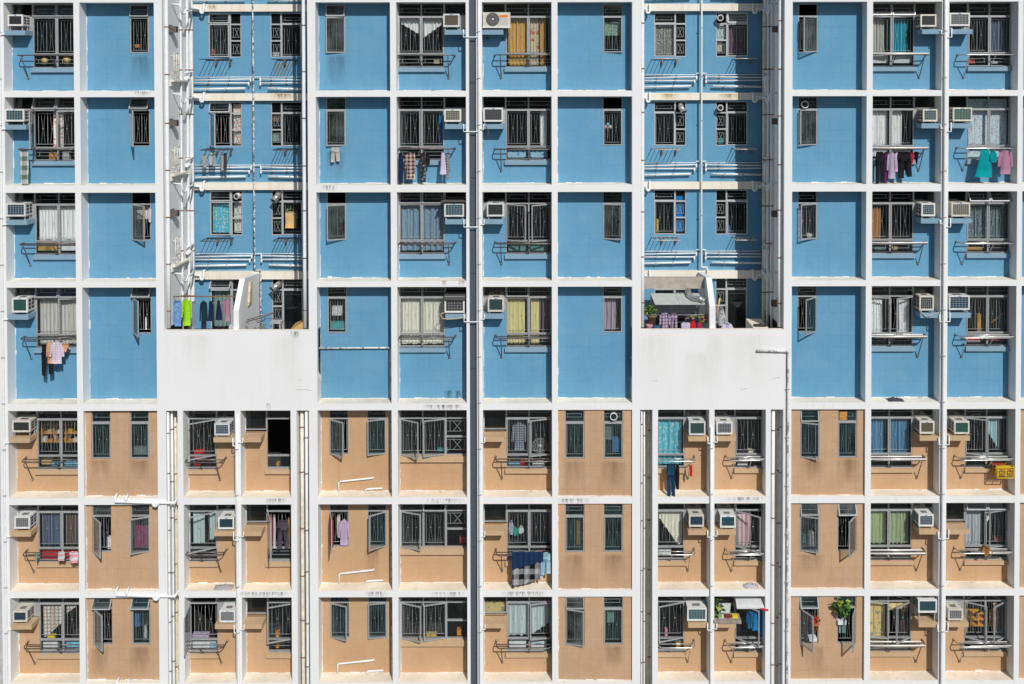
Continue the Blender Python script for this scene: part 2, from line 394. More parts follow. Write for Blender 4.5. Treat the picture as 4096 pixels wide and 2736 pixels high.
def window(name, cells, y, fm=FRAME, gm=None, gl=None, label=None):
    """cells: (x0, x1, ztop, zbottom, kind, angle, grille). kinds: fixed, sash (side hung), vent (top hung), open (no pane)"""
    fr = MB(); panes = []; gr = MB(); sashes = []; gl = gl or GLASS
    for (a, b, t, o, kind, ang, g) in cells:
        bars4(fr, a, b, o, t, y - .004, y + .055, .022)
        a2, b2, t2, o2 = a + .022, b - .022, t - .022, o + .022
        if kind == 'fixed': panes.append(MB().box(a2, b2, y + .022, y + .028, o2, t2))
        elif kind in ('sash', 'vent'):
            s = MB(); w_ = .031
            bars4(s, a2 - .012, b2 + .012, o2 - .012, t2 + .012, y - .02, y + .012, w_)
            s.box(a2 + w_ - .014, b2 - w_ + .014, y - .006, y, o2 + w_ - .014, t2 - w_ + .014, 1)
            if ang:
                if kind == 'sash':
                    if ang > 0: s.rot(0, (a2 - .012, y - .012, 0), -R(ang), 'Z')
                    else: s.rot(0, (b2 + .012, y - .012, 0), -R(ang), 'Z')
                else: s.rot(0, (0, y - .012, t2), -R(ang), 'X')
            sashes.append(('casement' if kind == 'sash' else 'vent_sash', s))
        if g: grille(gr, a2, b2, o2, t2, y + .10)
    o = part(fr, name, fm, BLD, label)
    for q in panes: part(q, 'pane', gl, o)
    for n, s in sashes: part(s, n, [fm, gl], o)
    if gr.v: part(gr, 'grille', gm or BARS, o)
    return o
WIN = {}
BOARDED = {('A', 3), ('A', 5), ('A', 6), ('A', 7), ('F', 2), ('F', 3), ('F', 7), ('I', 1), ('I', 7), ('J', 2), ('C1', 7), ('M1', 5), ('M1', 6), ('E', 3)}
def living(c, r, side, zone, ncol=2, ca=(0, 0), ta=(0, 0), g=1, gl=None, ac=True, m=None, open_=()):
    x0, x1 = BX[c]; zt, zb = RZ[r]; y = DEP
    wx = (x0 + zone, x1) if side == 'L' else (x0, x1 - zone)
    zx = (x0, x0 + zone) if side == 'L' else (x1 - zone, x1)
    holes = [(wx[0], wx[1], zt - 1.84, zt + 1), (zx[0], zx[1], zt - .79, zt + 1)]
    wall(x0, x1, zb, zt, y, holes, m or (BLUE if r < 5 else TAN)); room(x0, x1, zb, zt, y + .12)
    cells = []; wdt = (wx[1] - wx[0]) / ncol
    for k in range(ncol):
        a, b = wx[0] + k * wdt, wx[0] + (k + 1) * wdt
        cells += [(a, b, zt, zt - .385, 'vent' if ta[k] else 'fixed', ta[k], g), (a, b, zt - .385, zt - 1.475, 'open' if k in open_ else 'sash', ca[k], g),
                  (a, b, zt - 1.475, zt - 1.84, 'fixed', 0, g and (c, r) not in BOARDED)]
    window('living_room_window' if ncol == 2 else 'single_casement_window', cells, y + .012, gl=gl)
    zz = (zx[0] + .01, zx[1] - .01) if c not in 'F' else zx
    window('unit_window', [(zx[0], zx[1], zt, zt - (.36 if ac else .72), 'fixed', 0, 0)], y + .012)
    if ac: part(MB().box(zx[0], zx[1], y + .02, y + .05, zt - .79, zt - .36), 'infill_board', FRAME)
    pm = m or (BLUE if r < 5 else TAN)
    part(MB().box(wx[0] + (.0 if side == 'R' else -.03), wx[1] - (0 if side == 'L' else -.03), y - .085, y - .001, zt - 1.985, zt - 1.86), 'window_ledge', BLUEL if r < 5 else TANL)
    lx = (x0 + .002, x0 + zone - .05) if side == 'L' else (x1 - zone + .05, x1 - .002)
    if side == 'L' and c in 'A': lx = (x0 + .002, x0 + zone - .0)
    part(MB().box(lx[0], lx[1], .02, y + .03, zt - .925, zt - .79), 'unit_ledge', BLUEL if r < 5 else TANL)
    part(MB().box(wx[0], wx[1], y - .02, y + .012, zt - 1.875, zt - 1.84), 'window_sill', FRAME)
    WIN[c, r] = dict(wx=wx, zx=zx, zt=zt, side=side)
Lv = dict(A=('L', .60), E=('R', .658), F=('L', .66), I=('R', .61), J=('L', .73))
xw = lambda p: atx(p, 1850, DEP)
Lv['C1'] = ('R', BX['C1'][1] - xw(867)); Lv['C2'] = ('L', xw(1067) - BX['C2'][0]); Lv['M1'] = ('R', BX['M1'][1] - xw(2738)); Lv['M2'] = ('L', xw(2940) - BX['M2'][0])
CA = {('A', 2): (72, -45), ('A', 4): (0, -8), ('E', 2): (11, 0), ('F', 3): (28, -28), ('F', 5): (0, -16), ('F', 7): (0, -10), ('I', 1): (8, -5), ('I', 4): (14, -28),
      ('I', 7): (7, -32), ('J', 5): (20, 0), ('J', 6): (0, -14), ('J', 7): (28, -32), ('C1', 5): (-30,), ('C1', 6): (-28,), ('C1', 7): (82,),
      ('C2', 6): (68,), ('C2', 7): (-18,), ('M1', 7): (-18,), ('M2', 6): (34,), ('M2', 7): (40,)}
TA = {('A', 1): (6, 6), ('A', 2): (25, 25), ('A', 4): (16, 16), ('E', 3): (7, 7), ('F', 4): (9, 0), ('I', 1): (16, 16), ('J', 3): (32, 32), ('J', 6): (20, 20),
      ('C1', 7): (14,), ('C2', 6): (13,), ('M2', 6): (12,)}
NOG = {('C2', 5)}
AIRC = {('F', 5), ('F', 6), ('F', 7), ('J', 6), ('C2', 5), ('C2', 6), ('C2', 7), ('M2', 7)}       # ledges without a unit
for c in ('A', 'E', 'F', 'I', 'J'):
    for r in range(1, 8):
        if c == 'E' and r > 4: continue
        living(c, r, *Lv[c], 2, CA.get((c, r), (0, 0)), TA.get((c, r), (0, 0)), ac=(c, r) not in AIRC)
for c in ('C1', 'C2', 'M1', 'M2'):
    for r in (5, 6, 7):
        living(c, r, *Lv[c], 1, CA.get((c, r), (0,)), TA.get((c, r), (0,)), g=0 if (c, r) in NOG or (c, r) == ('M2', 7) else 1, ac=(c, r) not in AIRC,
               open_=(0,) if (c, r) == ('C2', 5) else ())
# three-light kitchen windows of the tan rows left of the dark strip
for r, ca, ta in ((5, (30, -17), 0), (6, (20, 0), 14), (7, (20, -14), 0)):
    x0, x1 = BX['E']; zt, zb = RZ[r]; y = DEP
    wall(x0, x1, zb, zt, y, [(x0, x1, zt - 1.47, zt + 1)], TAN); room(x0, x1, zb, zt, y + .12)
    u = x1 - x0; a, b = x0 + u * .335, x0 + u * .675
    cells = [(x0, a, zt, zt - .385, 'fixed', 0, 0), (a, b, zt, zt - .385, 'vent' if ta else 'fixed', ta, 0), (b, x1, zt, zt - .385, 'fixed', 0, 0),
             (x0, a, zt - .385, zt - 1.47, 'sash', ca[0], 1), (a, b, zt - .385, zt - 1.47, 'sash', ca[1], 1),
             (b, x1, zt - .385, zt - .93, 'fixed', 0, r < 7), (b, x1, zt - .93, zt - 1.47, 'fixed', 0, r == 5)]
    window('kitchen_window', cells, y + .012)
    part(MB().box(x0, x1 - .03, y - .085, y - .001, zt - 1.65, zt - 1.48), 'window_ledge', TANL)
# narrow bathroom windows
def narrow(c, r, wins, y, m):
    x0, x1 = BX[c]; zt, zb = RZ[r]; H = 1.41
    wall(x0, x1, zb, zt, y, [(a, b, zt - .03 - H, zt - .03) for a, b, *_ in wins], m); room(x0, x1, zb, zt, y + .12)
    for a, b, ang, v, gl, top in wins:
        t = zt - .03
        window('bathroom_window', [(a, b, t, t - .36, top or ('vent' if v else 'fixed'), v, 1 if not top else 0), (a, b, t - .36, t - H, 'sash', ang, 1)], y + .012 if y > .2 else y + .03, gl=gl)
xd = lambda p, d: atx(p, 600, d)
NB = dict(B=(523, 601), D=(1305.7, 1384), G=(2411, 2490), H=(3192, 3269.6))
NA = {('B', 1): (0, 9), ('B', 2): (62, 28), ('B', 3): (30, 0), ('B', 4): (52, 25), ('D', 1): (-7, 13), ('D', 2): (-9, 0), ('D', 3): (-20, 0), ('D', 4): (0, 0),
      ('G', 1): (6, 0), ('G', 2): (0, 0), ('G', 3): (14, 0), ('G', 4): (0, 0), ('H', 1): (-30, 0), ('H', 2): (-14, 0), ('H', 3): (-20, 0), ('H', 4): (-42, 0)}
FR = {('B', 3), ('B', 4), ('D', 1), ('D', 2), ('D', 3), ('G', 3), ('H', 1), ('H', 2), ('B', 2)}
for (c, r), (ang, v) in NA.items():
    a, b = (xd(p, DEP) for p in NB[c])
    narrow(c, r, [(a, b, ang, v, FROST if (c, r) in FR else GLASS, 'open' if (c, r) in (('G', 2), ('H', 1), ('B', 3), ('D', 3)) else None)], DEP, BLUE)
SHAL = dict(B=.12, D=DEP, G=.06, H=.08)
xt = lambda p, d: atx(p, 1750, d)
NT = dict(B=((365, 443), (520, 596)), D=((1317, 1393.6), (1469, 1545)), G=((2260, 2338), (2414, 2492)), H=((3201, 3277), (3352, 3428)))
NTA = {('B', 5): ((0, 0), (0, 0)), ('B', 6): ((45, 0), (-20, 0)), ('B', 7): ((42, 30), (0, 28)), ('D', 5): ((33, 0), (-15, 0)), ('D', 6): ((74, 0), (-33, 0)), ('D', 7): ((20, 0), (-8, 0)),
       ('G', 5): ((0, 0), (0, 0)), ('G', 6): ((0, 0), (0, 0)), ('G', 7): ((14, 10), (0, 0)), ('H', 5): ((20, 8), (0, 0)), ('H', 6): ((18, 12), (-52, 20)), ('H', 7): ((62, 19), (-64, 0))}
for (c, r), an in NTA.items():
    d = SHAL[c]; ws = []
    for (p, q), (ang, v) in zip(NT[c], an):
        ws.append((xt(p, d), xt(q, d), ang, v, FROST if (c, r) in (('B', 6), ('B', 7), ('H', 6), ('G', 7)) and ang else GLASST, None))
    narrow(c, r, ws, d, TAN if c == 'D' else PINK)
# plain continuation of the facade beyond the picture
for c in 'ABDEFGHIJ':
    for r in (0, 8): wall(*BX[c], RZ[r][1], RZ[r][0], DEP, [], BLUE if r == 0 else TAN, margin=False)
for r in range(0, 9): wall(*BX['K'], RZ[r][1], RZ[r][0], DEP if r < 5 else .1, [], BLUE if r < 5 else PINK, margin=False)
for c in ('C1', 'C2', 'M1', 'M2'): wall(*BX[c], RZ[8][1], RZ[8][0], DEP, [], TAN, margin=False)
part(MB().box(-17.6, 16.0, .1, .9, GZ, -20.2), 'podium_wall', WHITE)
# the two open shafts: blue wall, beams, kitchen windows
TB = [(17, 46), (372, 401), (727, 756), (1081, 1112)]
TW = {('T1L', 0): (837.5, 968), ('T1R', 0): (1085, 1209), ('T2L', 0): (2616, 2744), ('T2R', 0): (2863.5, 2990.5)}
TY = {1: (51, 228), 2: (407, 584), 3: (761, 940), 4: (1114, 1315)}
TS = {('T1L', 1): (6, 6), ('T1L', 2): (58, 14), ('T1L', 3): (5, 4), ('T2R', 1): (5, 8), ('T2R', 3): (7, 0), ('T1L', 4): (0, 38)}
for nm, tx in (('T1', TX1), ('T2', TX2)):
    zb_ = [(atz(1900, b, DT), atz(1900, a, DT)) for a, b in TB]
    tops = [TOPZ] + [b[0] for b in zb_]; bots = [b[1] for b in zb_] + [-8.7]
    for i, (bz0, bz1) in enumerate(zb_):
        part(MB().box(tx[0], tx[1], DT - .14, DT + .3, bz0, bz1, 0, 1), 'shaft_beam', [RUSTY, CREAM])
    for r in range(0, 5):
        holes = []
        if r:
            for k in ('L', 'R'):
                a, b = (atx(p, 600, DT) for p in TW[nm + k, 0]); zt, zb = (atz(1900, q, DT) for q in TY[r])
                if r == 4: zb = -8.6
                holes.append((a, b, zb, zt)); wdt = b - a
                nar = (a + wdt * .66, b) if k == 'L' else (a, a + wdt * .34); mn = (a, a + wdt * .66) if k == 'L' else (a + wdt * .34, b)
                ang, v = TS.get((nm + k, r), (0, 0)); g = 1
                h = zt - zb
                cells = [(mn[0], mn[1], zt, zt - .33, 'vent' if v else 'fixed', v, g), (mn[0], mn[1], zt - .33, zb, 'sash', ang, 1 if r < 4 else 0)]
                duct = (nm + k, r) in (('T1L', 3), ('T1R', 3), ('T1R', 4), ('T2L', 2), ('T2R', 1), ('T2R', 2))
                cells += [(nar[0], nar[1], zt, zt - .35, 'open' if duct else 'fixed', 0, 0), (nar[0], nar[1], zt - .35, zt - .86, 'fixed', 0, 1)]
                if r < 4: cells.append((nar[0], nar[1], zt - .86, zb, 'fixed', 0, 1))
                else: cells += [(nar[0], nar[1], zt - .86, zt - 1.38, 'fixed', 0, 1), (nar[0], nar[1], zt - 1.38, zb, 'fixed', 0, 0)]
                window('balcony_door_window' if r == 4 else 'kitchen_window', cells, DT + .012, fm=FRAMEL)
                WIN[nm + k, r] = dict(mn=mn, nar=nar, zt=zt, zb=zb)
        wall(tx[0], tx[1], bots[r], tops[r], DT, holes, BLUE, margin=False)
        if r: room(tx[0], tx[1], bots[r], tops[r], DT + .12)
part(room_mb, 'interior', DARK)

# ------------------------------------------------------------------ air conditioners
ACW = mat('ac_casing', (.70, .70, .68), .5, 0, .06, 12); ACC = mat('ac_casing_aged', (.60, .57, .50), .6, 0, .12, 12)
ACY = mat('ac_casing_yellowed', (.64, .62, .53), .6, 0, .14, 9); ACG = mat('ac_casing_greyed', (.60, .61, .61), .55, 0, .12, 9)
FC = dict(black=mat('ac_black', (.030, .031, .034), .5), teal=mat('ac_teal', (.012, .075, .095), .4), green=mat('ac_green', (.015, .095, .07), .5),
          olive=mat('ac_olive', (.13, .11, .06), .7), navy=mat('ac_navy', (.012, .05, .09), .4), grey=mat('ac_grey', (.10, .105, .11), .5))
FIN = mat('ac_fin', (.45, .47, .48), .4, .4); FIND = mat('ac_fin_dark', (.07, .075, .08), .5, .3)
def aircon(c, r, px, py, front, style, side, label, aged=False, yf=.03, legs=.0, top=0):
    x0 = atx(px[0], py[0], yf); x1 = atx(px[1], py[0], yf); z1 = atz(px[0], py[0], yf); z0 = atz(px[0], py[1], yf)
    ledge = RZ[r][0] - .79; cm = ACC if aged else rnd.choice((ACW, ACW, ACY, ACG))
    t = thing('air_conditioner', ((x0 + x1) / 2, .2, ledge), label, 'air conditioner', 'window air conditioners on the concrete ledges')
    cs = MB(); w = x1 - x0; h = z1 - z0; bk = DEP + .12
    cs.box(x0 + .012, x1 - .012, yf + .03, bk, z0 + .012, z1 - .01)
    b = .042
    for q in ((x0, x0 + b, z0, z1), (x1 - b, x1, z0, z1), (x0 + b, x1 - b, z1 - .045, z1), (x0 + b, x1 - b, z0, z0 + .05)): cs.box(q[0], q[1], yf, yf + .045, q[2], q[3])
    cs.box(x0 + .1, x1 - .1, yf - .008, yf, z0 + .004, z0 + .02)
    part(cs, 'casing', cm, t)
    g = MB(); g.box(x0 + b, x1 - b, yf + .018, yf + .03, z0 + .05, z1 - .045, 0)
    n = 6 if style != 'fine' else 8
    if style in ('grid', 'fine'):
        for k in range(1, n): xx = x0 + b + (w - 2 * b) * k / n; g.box(xx - .004, xx + .004, yf + .008, yf + .0175, z0 + .05, z1 - .045, 1)
        m_ = 5 if style == 'grid' else 7
        for k in range(1, m_): zz = z0 + .05 + (h - .095) * k / m_; g.box(x0 + b, x1 - b, yf + .010, yf + .0172, zz - .0035, zz + .0035, 1)
    elif style == 'lines':
        for k in range(1, 12): zz = z0 + .05 + (h - .095) * k / 12; g.box(x0 + b, x1 - b, yf + .010, yf + .0175, zz - .006, zz + .004, 2)
    else:
        for k in range(1, 9): zz = z0 + .05 + (h - .095) * k / 9; g.box(x0 + b, x1 - b, yf + .012, yf + .0175, zz - .003, zz + .003, 2)
    part(g, 'front_grille', [FC[front], FIN, FIND], t)
    if rnd.random() < .6: part(MB().box((x0 + x1) / 2 - .03, (x0 + x1) / 2 + .03, yf - .003, yf - .0002, z1 - .035, z1 - .012), 'blue_clip', mat('blue_clip', (.03, .2, .6), .5), t)
    for s, xs in ((-1, x0 + .012), (1, x1 - .012)):
        if side in ('both', 'R' if s > 0 else 'L'):
            lv = MB()
            for k in range(2):
                for q in range(3):
                    y0 = yf + .08 + k * .17; lv.box(min(xs, xs + s * .004), max(xs, xs + s * .004), y0, y0 + .13, z0 + .06 + q * (h - .1) / 3, z0 + .04 + (q + 1) * (h - .1) / 3)
            part(lv, 'side_louvre', FIND, t)
    tv = MB()
    for k in range(4): tv.box((x0 + x1) / 2 - w * .2, (x0 + x1) / 2 + w * .2, yf + .13 + k * .035, yf + .15 + k * .035, z1 - .0098, z1 - .006)
    part(tv, 'top_vent', FIND, t)
    if z0 - ledge > .012:
        st = MB()
        for xx in (x0 + .03, x1 - .06):
            st.box(xx, xx + .03, yf + .05, yf + .08, ledge, z0 - .02); st.box(xx, xx + .03, yf + .3, yf + .33, ledge, z0 - .02); st.box(xx, xx + .0305, yf + .03, DEP, z0 - .02, z0 + .0115)
        st.box(x0 + .0605, x1 - .0605, yf + .04, yf + .07, z0 - .0195, z0 + .0105)
        part(st, 'stand', mat('stand_steel', (.45, .45, .44), .5, .4), t)
    return t
ACS = [  # column, row, front x range, y range, front colour, style, visible side, look
 ('A', 1, (30, 91), (58, 104), 'black', 'lines', 'R', 'small white air conditioner with black louvred front'),
 ('A', 2, (19, 96), (436, 486), 'teal', 'grid', 'R', 'white air conditioner with teal gridded front and louvred side'),
 ('A', 3, (24, 101), (813, 866), 'navy', 'grid', 'R', 'white air conditioner with dark blue gridded front above lattice curtain'),
 ('A', 4, (47, 110), (1192, 1250), 'green', 'plain', 'R', 'boxy white air conditioner with plain green front'),
 ('A', 5, (48, 121), (1683, 1729), 'black', 'plain', 'R', 'aged white air conditioner with plain black front'),
 ('A', 6, (57, 119), (2066, 2115), 'grey', 'grid', 'R', 'clean white air conditioner with grey gridded front'),
 ('A', 7, (50, 108), (2444, 2488), 'navy', 'plain', 'R', 'small cream air conditioner with plain blue front'),
 ('E', 1, (1773, 1838), (55, 108), 'olive', 'plain', '', 'pale blue-white air conditioner with brown mesh front'),
 ('E', 2, (1777, 1844), (437, 487), 'olive', 'grid', '', 'small white air conditioner with bronze gridded front'),
 ('E', 3, (1777, 1856), (813, 867), 'teal', 'grid', '', 'white air conditioner with teal gridded front and flat cover'),
 ('E', 4, (1778, 1858), (1186, 1251), 'black', 'grid', '', 'white air conditioner under a black cover'),
 ('F', 2, (1933, 2012), (431, 487), 'grey', 'lines', '', 'white air conditioner with dark horizontal louvres and mint sticker'),
 ('F', 3, (1947, 2016), (812, 866), 'black', 'plain', '', 'squarish white air conditioner with plain brown-black front'),
 ('F', 4, (1951, 2015), (1191, 1247), 'teal', 'lines', '', 'cream air conditioner with dark slatted front'),
 ('I', 1, (3682, 3746), (57, 107), 'black', 'lines', 'L', 'white air conditioner with black louvred front beside teal curtain'),
 ('I', 2, (3692, 3750), (436, 486), 'teal', 'grid', 'L', 'white air conditioner with teal gridded front above hanging laundry'),
 ('I', 3, (3686, 3741), (813, 865), 'teal', 'grid', 'L', 'white air conditioner on feet beside brown curtain'),
 ('I', 4, (3678, 3736), (1183, 1242), 'black', 'grid', 'L', 'cream air conditioner with drooping grey hose'),
 ('I', 5, (3679, 3738), (1685, 1735), 'olive', 'plain', 'L', 'pale air conditioner with olive mesh front'),
 ('I', 6, (3675, 3735), (2058, 2106), 'navy', 'grid', 'L', 'white air conditioner with dark blue gridded front'),
 ('I', 7, (3673, 3748), (2399, 2451), 'teal', 'plain', 'L', 'teal-fronted air conditioner raised on tall stand'),
 ('J', 1, (3799, 3880), (51, 104), 'grey', 'grid', '', 'wide white air conditioner with grey gridded front'),
 ('J', 2, (3812, 3889), (430, 485), 'green', 'grid', 'L', 'aged white air conditioner with dark green gridded front'),
 ('J', 3, (3806, 3881), (811, 866), 'olive', 'fine', '', 'cream air conditioner with fine brown grid front'),
 ('J', 4, (3796, 3879), (1182, 1240), 'navy', 'grid', '', 'wide white air conditioner with navy gridded front'),
 ('J', 5, (3817, 3878), (1685, 1736), 'green', 'plain', 'L', 'cream air conditioner with plain emerald front'),
 ('J', 7, (3793, 3852), (2436, 2481), 'grey', 'grid', 'R', 'cream air conditioner with grey gridded front'),
 ('C1', 5, (857, 918), (1694, 1742), 'navy', 'grid', 'R', 'white air conditioner with blue gridded front above brown ledge'),
 ('C1', 6, (872, 936), (2070, 2117), 'navy', 'plain', 'R', 'white air conditioner with plain blue front'),
 ('C1', 7, (877, 941), (2442, 2490), 'grey', 'fine', '', 'white air conditioner with fine grey mesh front'),
 ('M1', 5, (2756, 2822), (1686, 1741), 'green', 'lines', 'L', 'white air conditioner with dark green slatted front'),
 ('M1', 6, (2756, 2816), (2060, 2107), 'navy', 'plain', 'L', 'white air conditioner with plain slate front beside cream curtain'),
 ('M1', 7, (2749, 2827), (2432, 2484), 'teal', 'grid', 'L', 'large white air conditioner with wide teal gridded front'),
 ('M2', 5, (2866, 2930), (1688, 1738), 'black', 'fine', 'R', 'white air conditioner with black and white checkered front'),
 ('M2', 6, (2881, 2943), (2062, 2111), 'teal', 'plain', 'L', 'white air conditioner with plain teal front beside pink curtain'),
]
for c, r, px, py, fr, st, sd, lb in ACS:
    aircon(c, r, px, py, fr, st, sd, f'{lb}, {ROW[r]}, {COL[c]}', aged=('cream' in lb or 'aged' in lb))
# black cover and looping hoses belong to their units' surroundings
# outdoor unit with round fan, top row right of the dark strip
def fan_unit():
    yf = .02; x0, x1 = atx(1931, 80, yf), atx(2041, 80, yf); z1, z0 = atz(1950, 49, yf), atz(1950, 107, yf)
    t = thing('outdoor_unit', ((x0 + x1) / 2, .2, z0 - .05), 'wide pale outdoor cooling unit with round fan and orange sticker, top row', 'air conditioner')
    part(MB().box(x0, x1, yf, yf + .30, z0, z1), 'casing', ACC, t)
    cx, cz, r_ = x0 + .285, (z0 + z1) / 2 + .005, .19
    d = MB(); n = 28; i = 0; d.v.append((cx, yf - .004, cz))
    for k in range(n): d.v.append((cx + r_ * math.cos(2 * math.pi * k / n), yf - .004, cz + r_ * math.sin(2 * math.pi * k / n)))
    for k in range(n): d.face((0, 1 + k, 1 + (k + 1) % n))
    part(d, 'fan_opening', mat('fan_dark', (.09, .09, .09), .6), t)
    g = MB()
    for k in range(12):
        a = 2 * math.pi * k / 12; g.tube([(cx + .04 * math.cos(a), yf - .012, cz + .04 * math.sin(a)), (cx + r_ * math.cos(a + .35), yf - .010, cz + r_ * math.sin(a + .35))], .004, 4)
    for rr in (.07, .11, .15, r_): g.tube([(cx + rr * math.cos(2 * math.pi * k / 24), yf - .010, cz + rr * math.sin(2 * math.pi * k / 24)) for k in range(25)], .0035, 4, cap=False)
    part(g, 'fan_guard', mat('fan_guard', (.30, .30, .29), .5), t)
    part(MB().ball((cx, yf - .01, cz), .035), 'hub', ACW, t)
    part(MB().box(x1 - .31, x1 - .07, yf - .004, yf - .0005, z1 - .145, z1 - .075), 'sticker', mat('orange_sticker', (.75, .2, .02), .5), t)
    part(MB().box(x1 - .30, x1 - .07, yf - .004, yf - .0005, z0 + .05, z1 - .16), 'service_panel', mat('panel_grey', (.5, .49, .46), .6), t)
    part(MB().box(x0 - .01, x1 + .01, yf - .02, yf + .32, z0 - .035, z0 - .001), 'base_rail', ACW, t)
    st = MB()
    for xx in (x0 + .1, x1 - .25): st.box(xx, xx + .04, .03, DEP, z0 - .075, z0 - .036); st.tube([(xx + .02, .08, z0 - .08), (xx + .02, DEP, z0 - .36)], .014, 5)
    part(st, 'bracket', STEEL, t)
fan_unit()

# ------------------------------------------------------------------ clothes drying racks
RACK = {}
def rack(c, r, side, xa, xb, xm, zt, color, label, rods=2):
    """bent tube frame bolted to the wall at both ends, an inner rod and two slanting struts"""
    yo = .03 + rnd.uniform(-.02, .03); z = zt - 1.51 + rnd.uniform(-.012, .012); s = 1 if xb > xa else -1
    t = thing('drying_rack', ((xa + xb) / 2, DEP, z), label, 'drying rack', 'clothes drying racks under the windows'); e = .07
    f = MB().tube([(xa, DEP - .012, z), (xa + s * .02, yo + .10, z), (xa + s * e, yo + .015, z), (xa + s * (e + .05), yo, z), (xb - s * (e + .05), yo, z), (xb - s * e, yo + .015, z), (xb, yo + .08, z), (xb, DEP - .03, z)], .0175, 7)
    f.ball((xa, DEP - .02, z), .036, 1); part(f, 'frame', [color, BRASSY], t)
    part(MB().tube([(xa + s * .02, yo + .19, z), (xb - s * .02, yo + .19, z)], .0145, 6), 'rod', color, t)
    xs = xa + s * .17
    part(MB().tube([(xs, yo + .002, z - .016), (xs + s * .01, DEP - .03, z - .64)], .0145, 6).ball((xs + s * .01, DEP - .025, z - .64), .036, 1), 'strut', [color, BRASSY], t)
    part(MB().tube([(xm, yo + .01, z - .016), (xm, DEP - .05, z - .34)], .0145, 6), 'strut', color, t)
    RACK[c, r] = (min(xa, xb), max(xa, xb), yo, z)
NORACK = {('E', 5), ('E', 6), ('E', 7), ('C2', 5), ('C2', 6), ('C2', 7)}
RSTEEL = mat('bright_rack_steel', (.55, .54, .53), .3, .7, .15, 30)
for (c, r), wd in list(WIN.items()):
    if len(c) == 3 or (c, r) in NORACK: continue
    wx, sd = wd['wx'], wd['side']
    if sd == 'L': xa, xb = wx[0] - .31, wx[1] - .03
    else: xa, xb = wx[1] + .31, wx[0] + .03
    if c in ('C1', 'M1'): xa = wx[1] + .28; xb = wx[0] + (.0 if c == 'C1' else .03)
    if c == 'M2': xa = wx[0] - .28
    look = {'A': 'dark drying rack with slanting strut', 'E': 'dull steel drying rack', 'F': 'brown steel drying rack', 'I': 'drying rack carrying bright poles',
            'J': 'long pale drying rack', 'C1': 'short bent drying rack', 'M1': 'short steel drying rack', 'M2': 'short shiny drying rack'}[c]
    rack(c, r, sd, xa, xb, (wx[0] + wx[1]) / 2, wd['zt'], RSTEEL if c in ('J', 'M1', 'M2') else STEEL, f'{look} under the window, {ROW[r]}, {COL[c]}')
# bright poles laid across racks
for c, rows_ in (('I', {1: 1, 2: 1, 3: 1, 4: 2, 5: 2, 6: 2, 7: 2}), ('J', {4: 2, 5: 2, 6: 2, 7: 2}), ('M2', {5: 2, 6: 2, 7: 2})):
    for r, n in rows_.items():
        a, b, yo, z = RACK[c, r]
        for k in range(n):
            y = yo + .19 * k + .005; q = .05 + .05 * k
            x0, x1 = (a - .02, b - q) if c == 'I' else (a + .22 + .1 * (1 - k), b - .01)
            o = MB().tube([(x0, y, z + .036), (x1, y, z + .036)], .021 if c == 'I' else .015, 8)
            tag(o.build('drying_pole', POLE if c == 'I' else mat('metal_pole', (.78, .78, .77), .35, .4)),
                f'{"thick white" if c == "I" else "thin silver"} pole on {"outer" if k == 0 else "inner"} side of the rack, {ROW[r]}, {COL[c]}', 'pole', 'poles lying on drying racks')
# kitchen racks in the shafts: cross rods standing out from the wall
def shaft_rack(nm, r, w, dx, label, white=False, p=.62):
    wd = WIN[nm, r]; mn = wd['mn']; xm = (mn[0] + mn[1]) / 2 + dx; z = wd['zb'] - .07; x0, x1 = xm - w / 2, xm + w / 2
    t = thing('kitchen_drying_rack', (xm, DT, z), label, 'drying rack', 'drying racks in the shafts'); c = mat('pale_rack', (.6, .59, .56), .5, .3, .2, 20) if white else STEEL
    part(MB().tube([(x0, DT - .03, z), (x0, DT - p, z), (x1, DT - p, z), (x1, DT - .03, z), (x0, DT - .03, z)], .015, 6), 'frame', c, t)
    for k in range(1, 6): part(MB().tube([(x0 + w * k / 6, DT - .03, z), (x0 + w * k / 6, DT - p, z)], .010, 5), 'rod', c, t)
    for xx in (x0 + .1 * w + .3 * w, x1 - .05): part(MB().box(xx - .02, xx + .02, DT - .12, DT - .001, z - .17, z - .016), 'bracket', BRASSY, t)
for nm in ('T1L', 'T1R', 'T2L', 'T2R'):
    for r in (1, 2, 3):
        shaft_rack(nm, r, .80 if nm[2] == 'L' else .62, (.0 if nm[2] == 'L' else -.12) + (.28 if nm == 'T2R' else 0),
                   f'{"pale" if nm[:2] == "T2" else "dark"} rack of thin rods below {"left" if nm[2] == "L" else "right"} kitchen window, {ROW[r]}, {COL[nm]}', white=nm[:2] == 'T2')

# ------------------------------------------------------------------ pipes
def pipe_thing(name, path, r, m, label, clamps=(), cm=None, n=10, group='white pipes on the facade', collar=True, cat='pipe'):
    p0 = path[-1]; t = thing(name, p0, label, cat, group)
    part(MB().tube(path, r, n), 'pipe', m, t)
    for (x, y, z) in clamps:
        part(MB().tube([(x, y, z - .018), (x, y, z + .018)], r + .007, n).box(x - r - .03, x + r + .012, y - .010, y + .010, z - .010, z + .010), 'clamp', cm or RUST, t)
    return t
def vpipe(name, px, pyref, Y, r, z0, z1, m, label, clampz=(), cm=None, **k):
    x = atx(px, pyref, Y); pts = [(x + rnd.uniform(-.004, .004), Y, z1 + (z0 - z1) * q / 6) for q in range(7)]
    return pipe_thing(name, pts, r, m, label, [(x, Y, z) for z in clampz], cm, **k)
Zf = lambda ys, Y=.2: [atz(1900, y, Y) for y in ys]
vpipe('drainpipe', 671, 700, .22, .054, ZPAR + .02, TOPZ, PIPE, 'thick white drainpipe with rusty clamps at left edge of left shaft', Zf((106, 296, 491, 679, 867, 1054, 1241)))
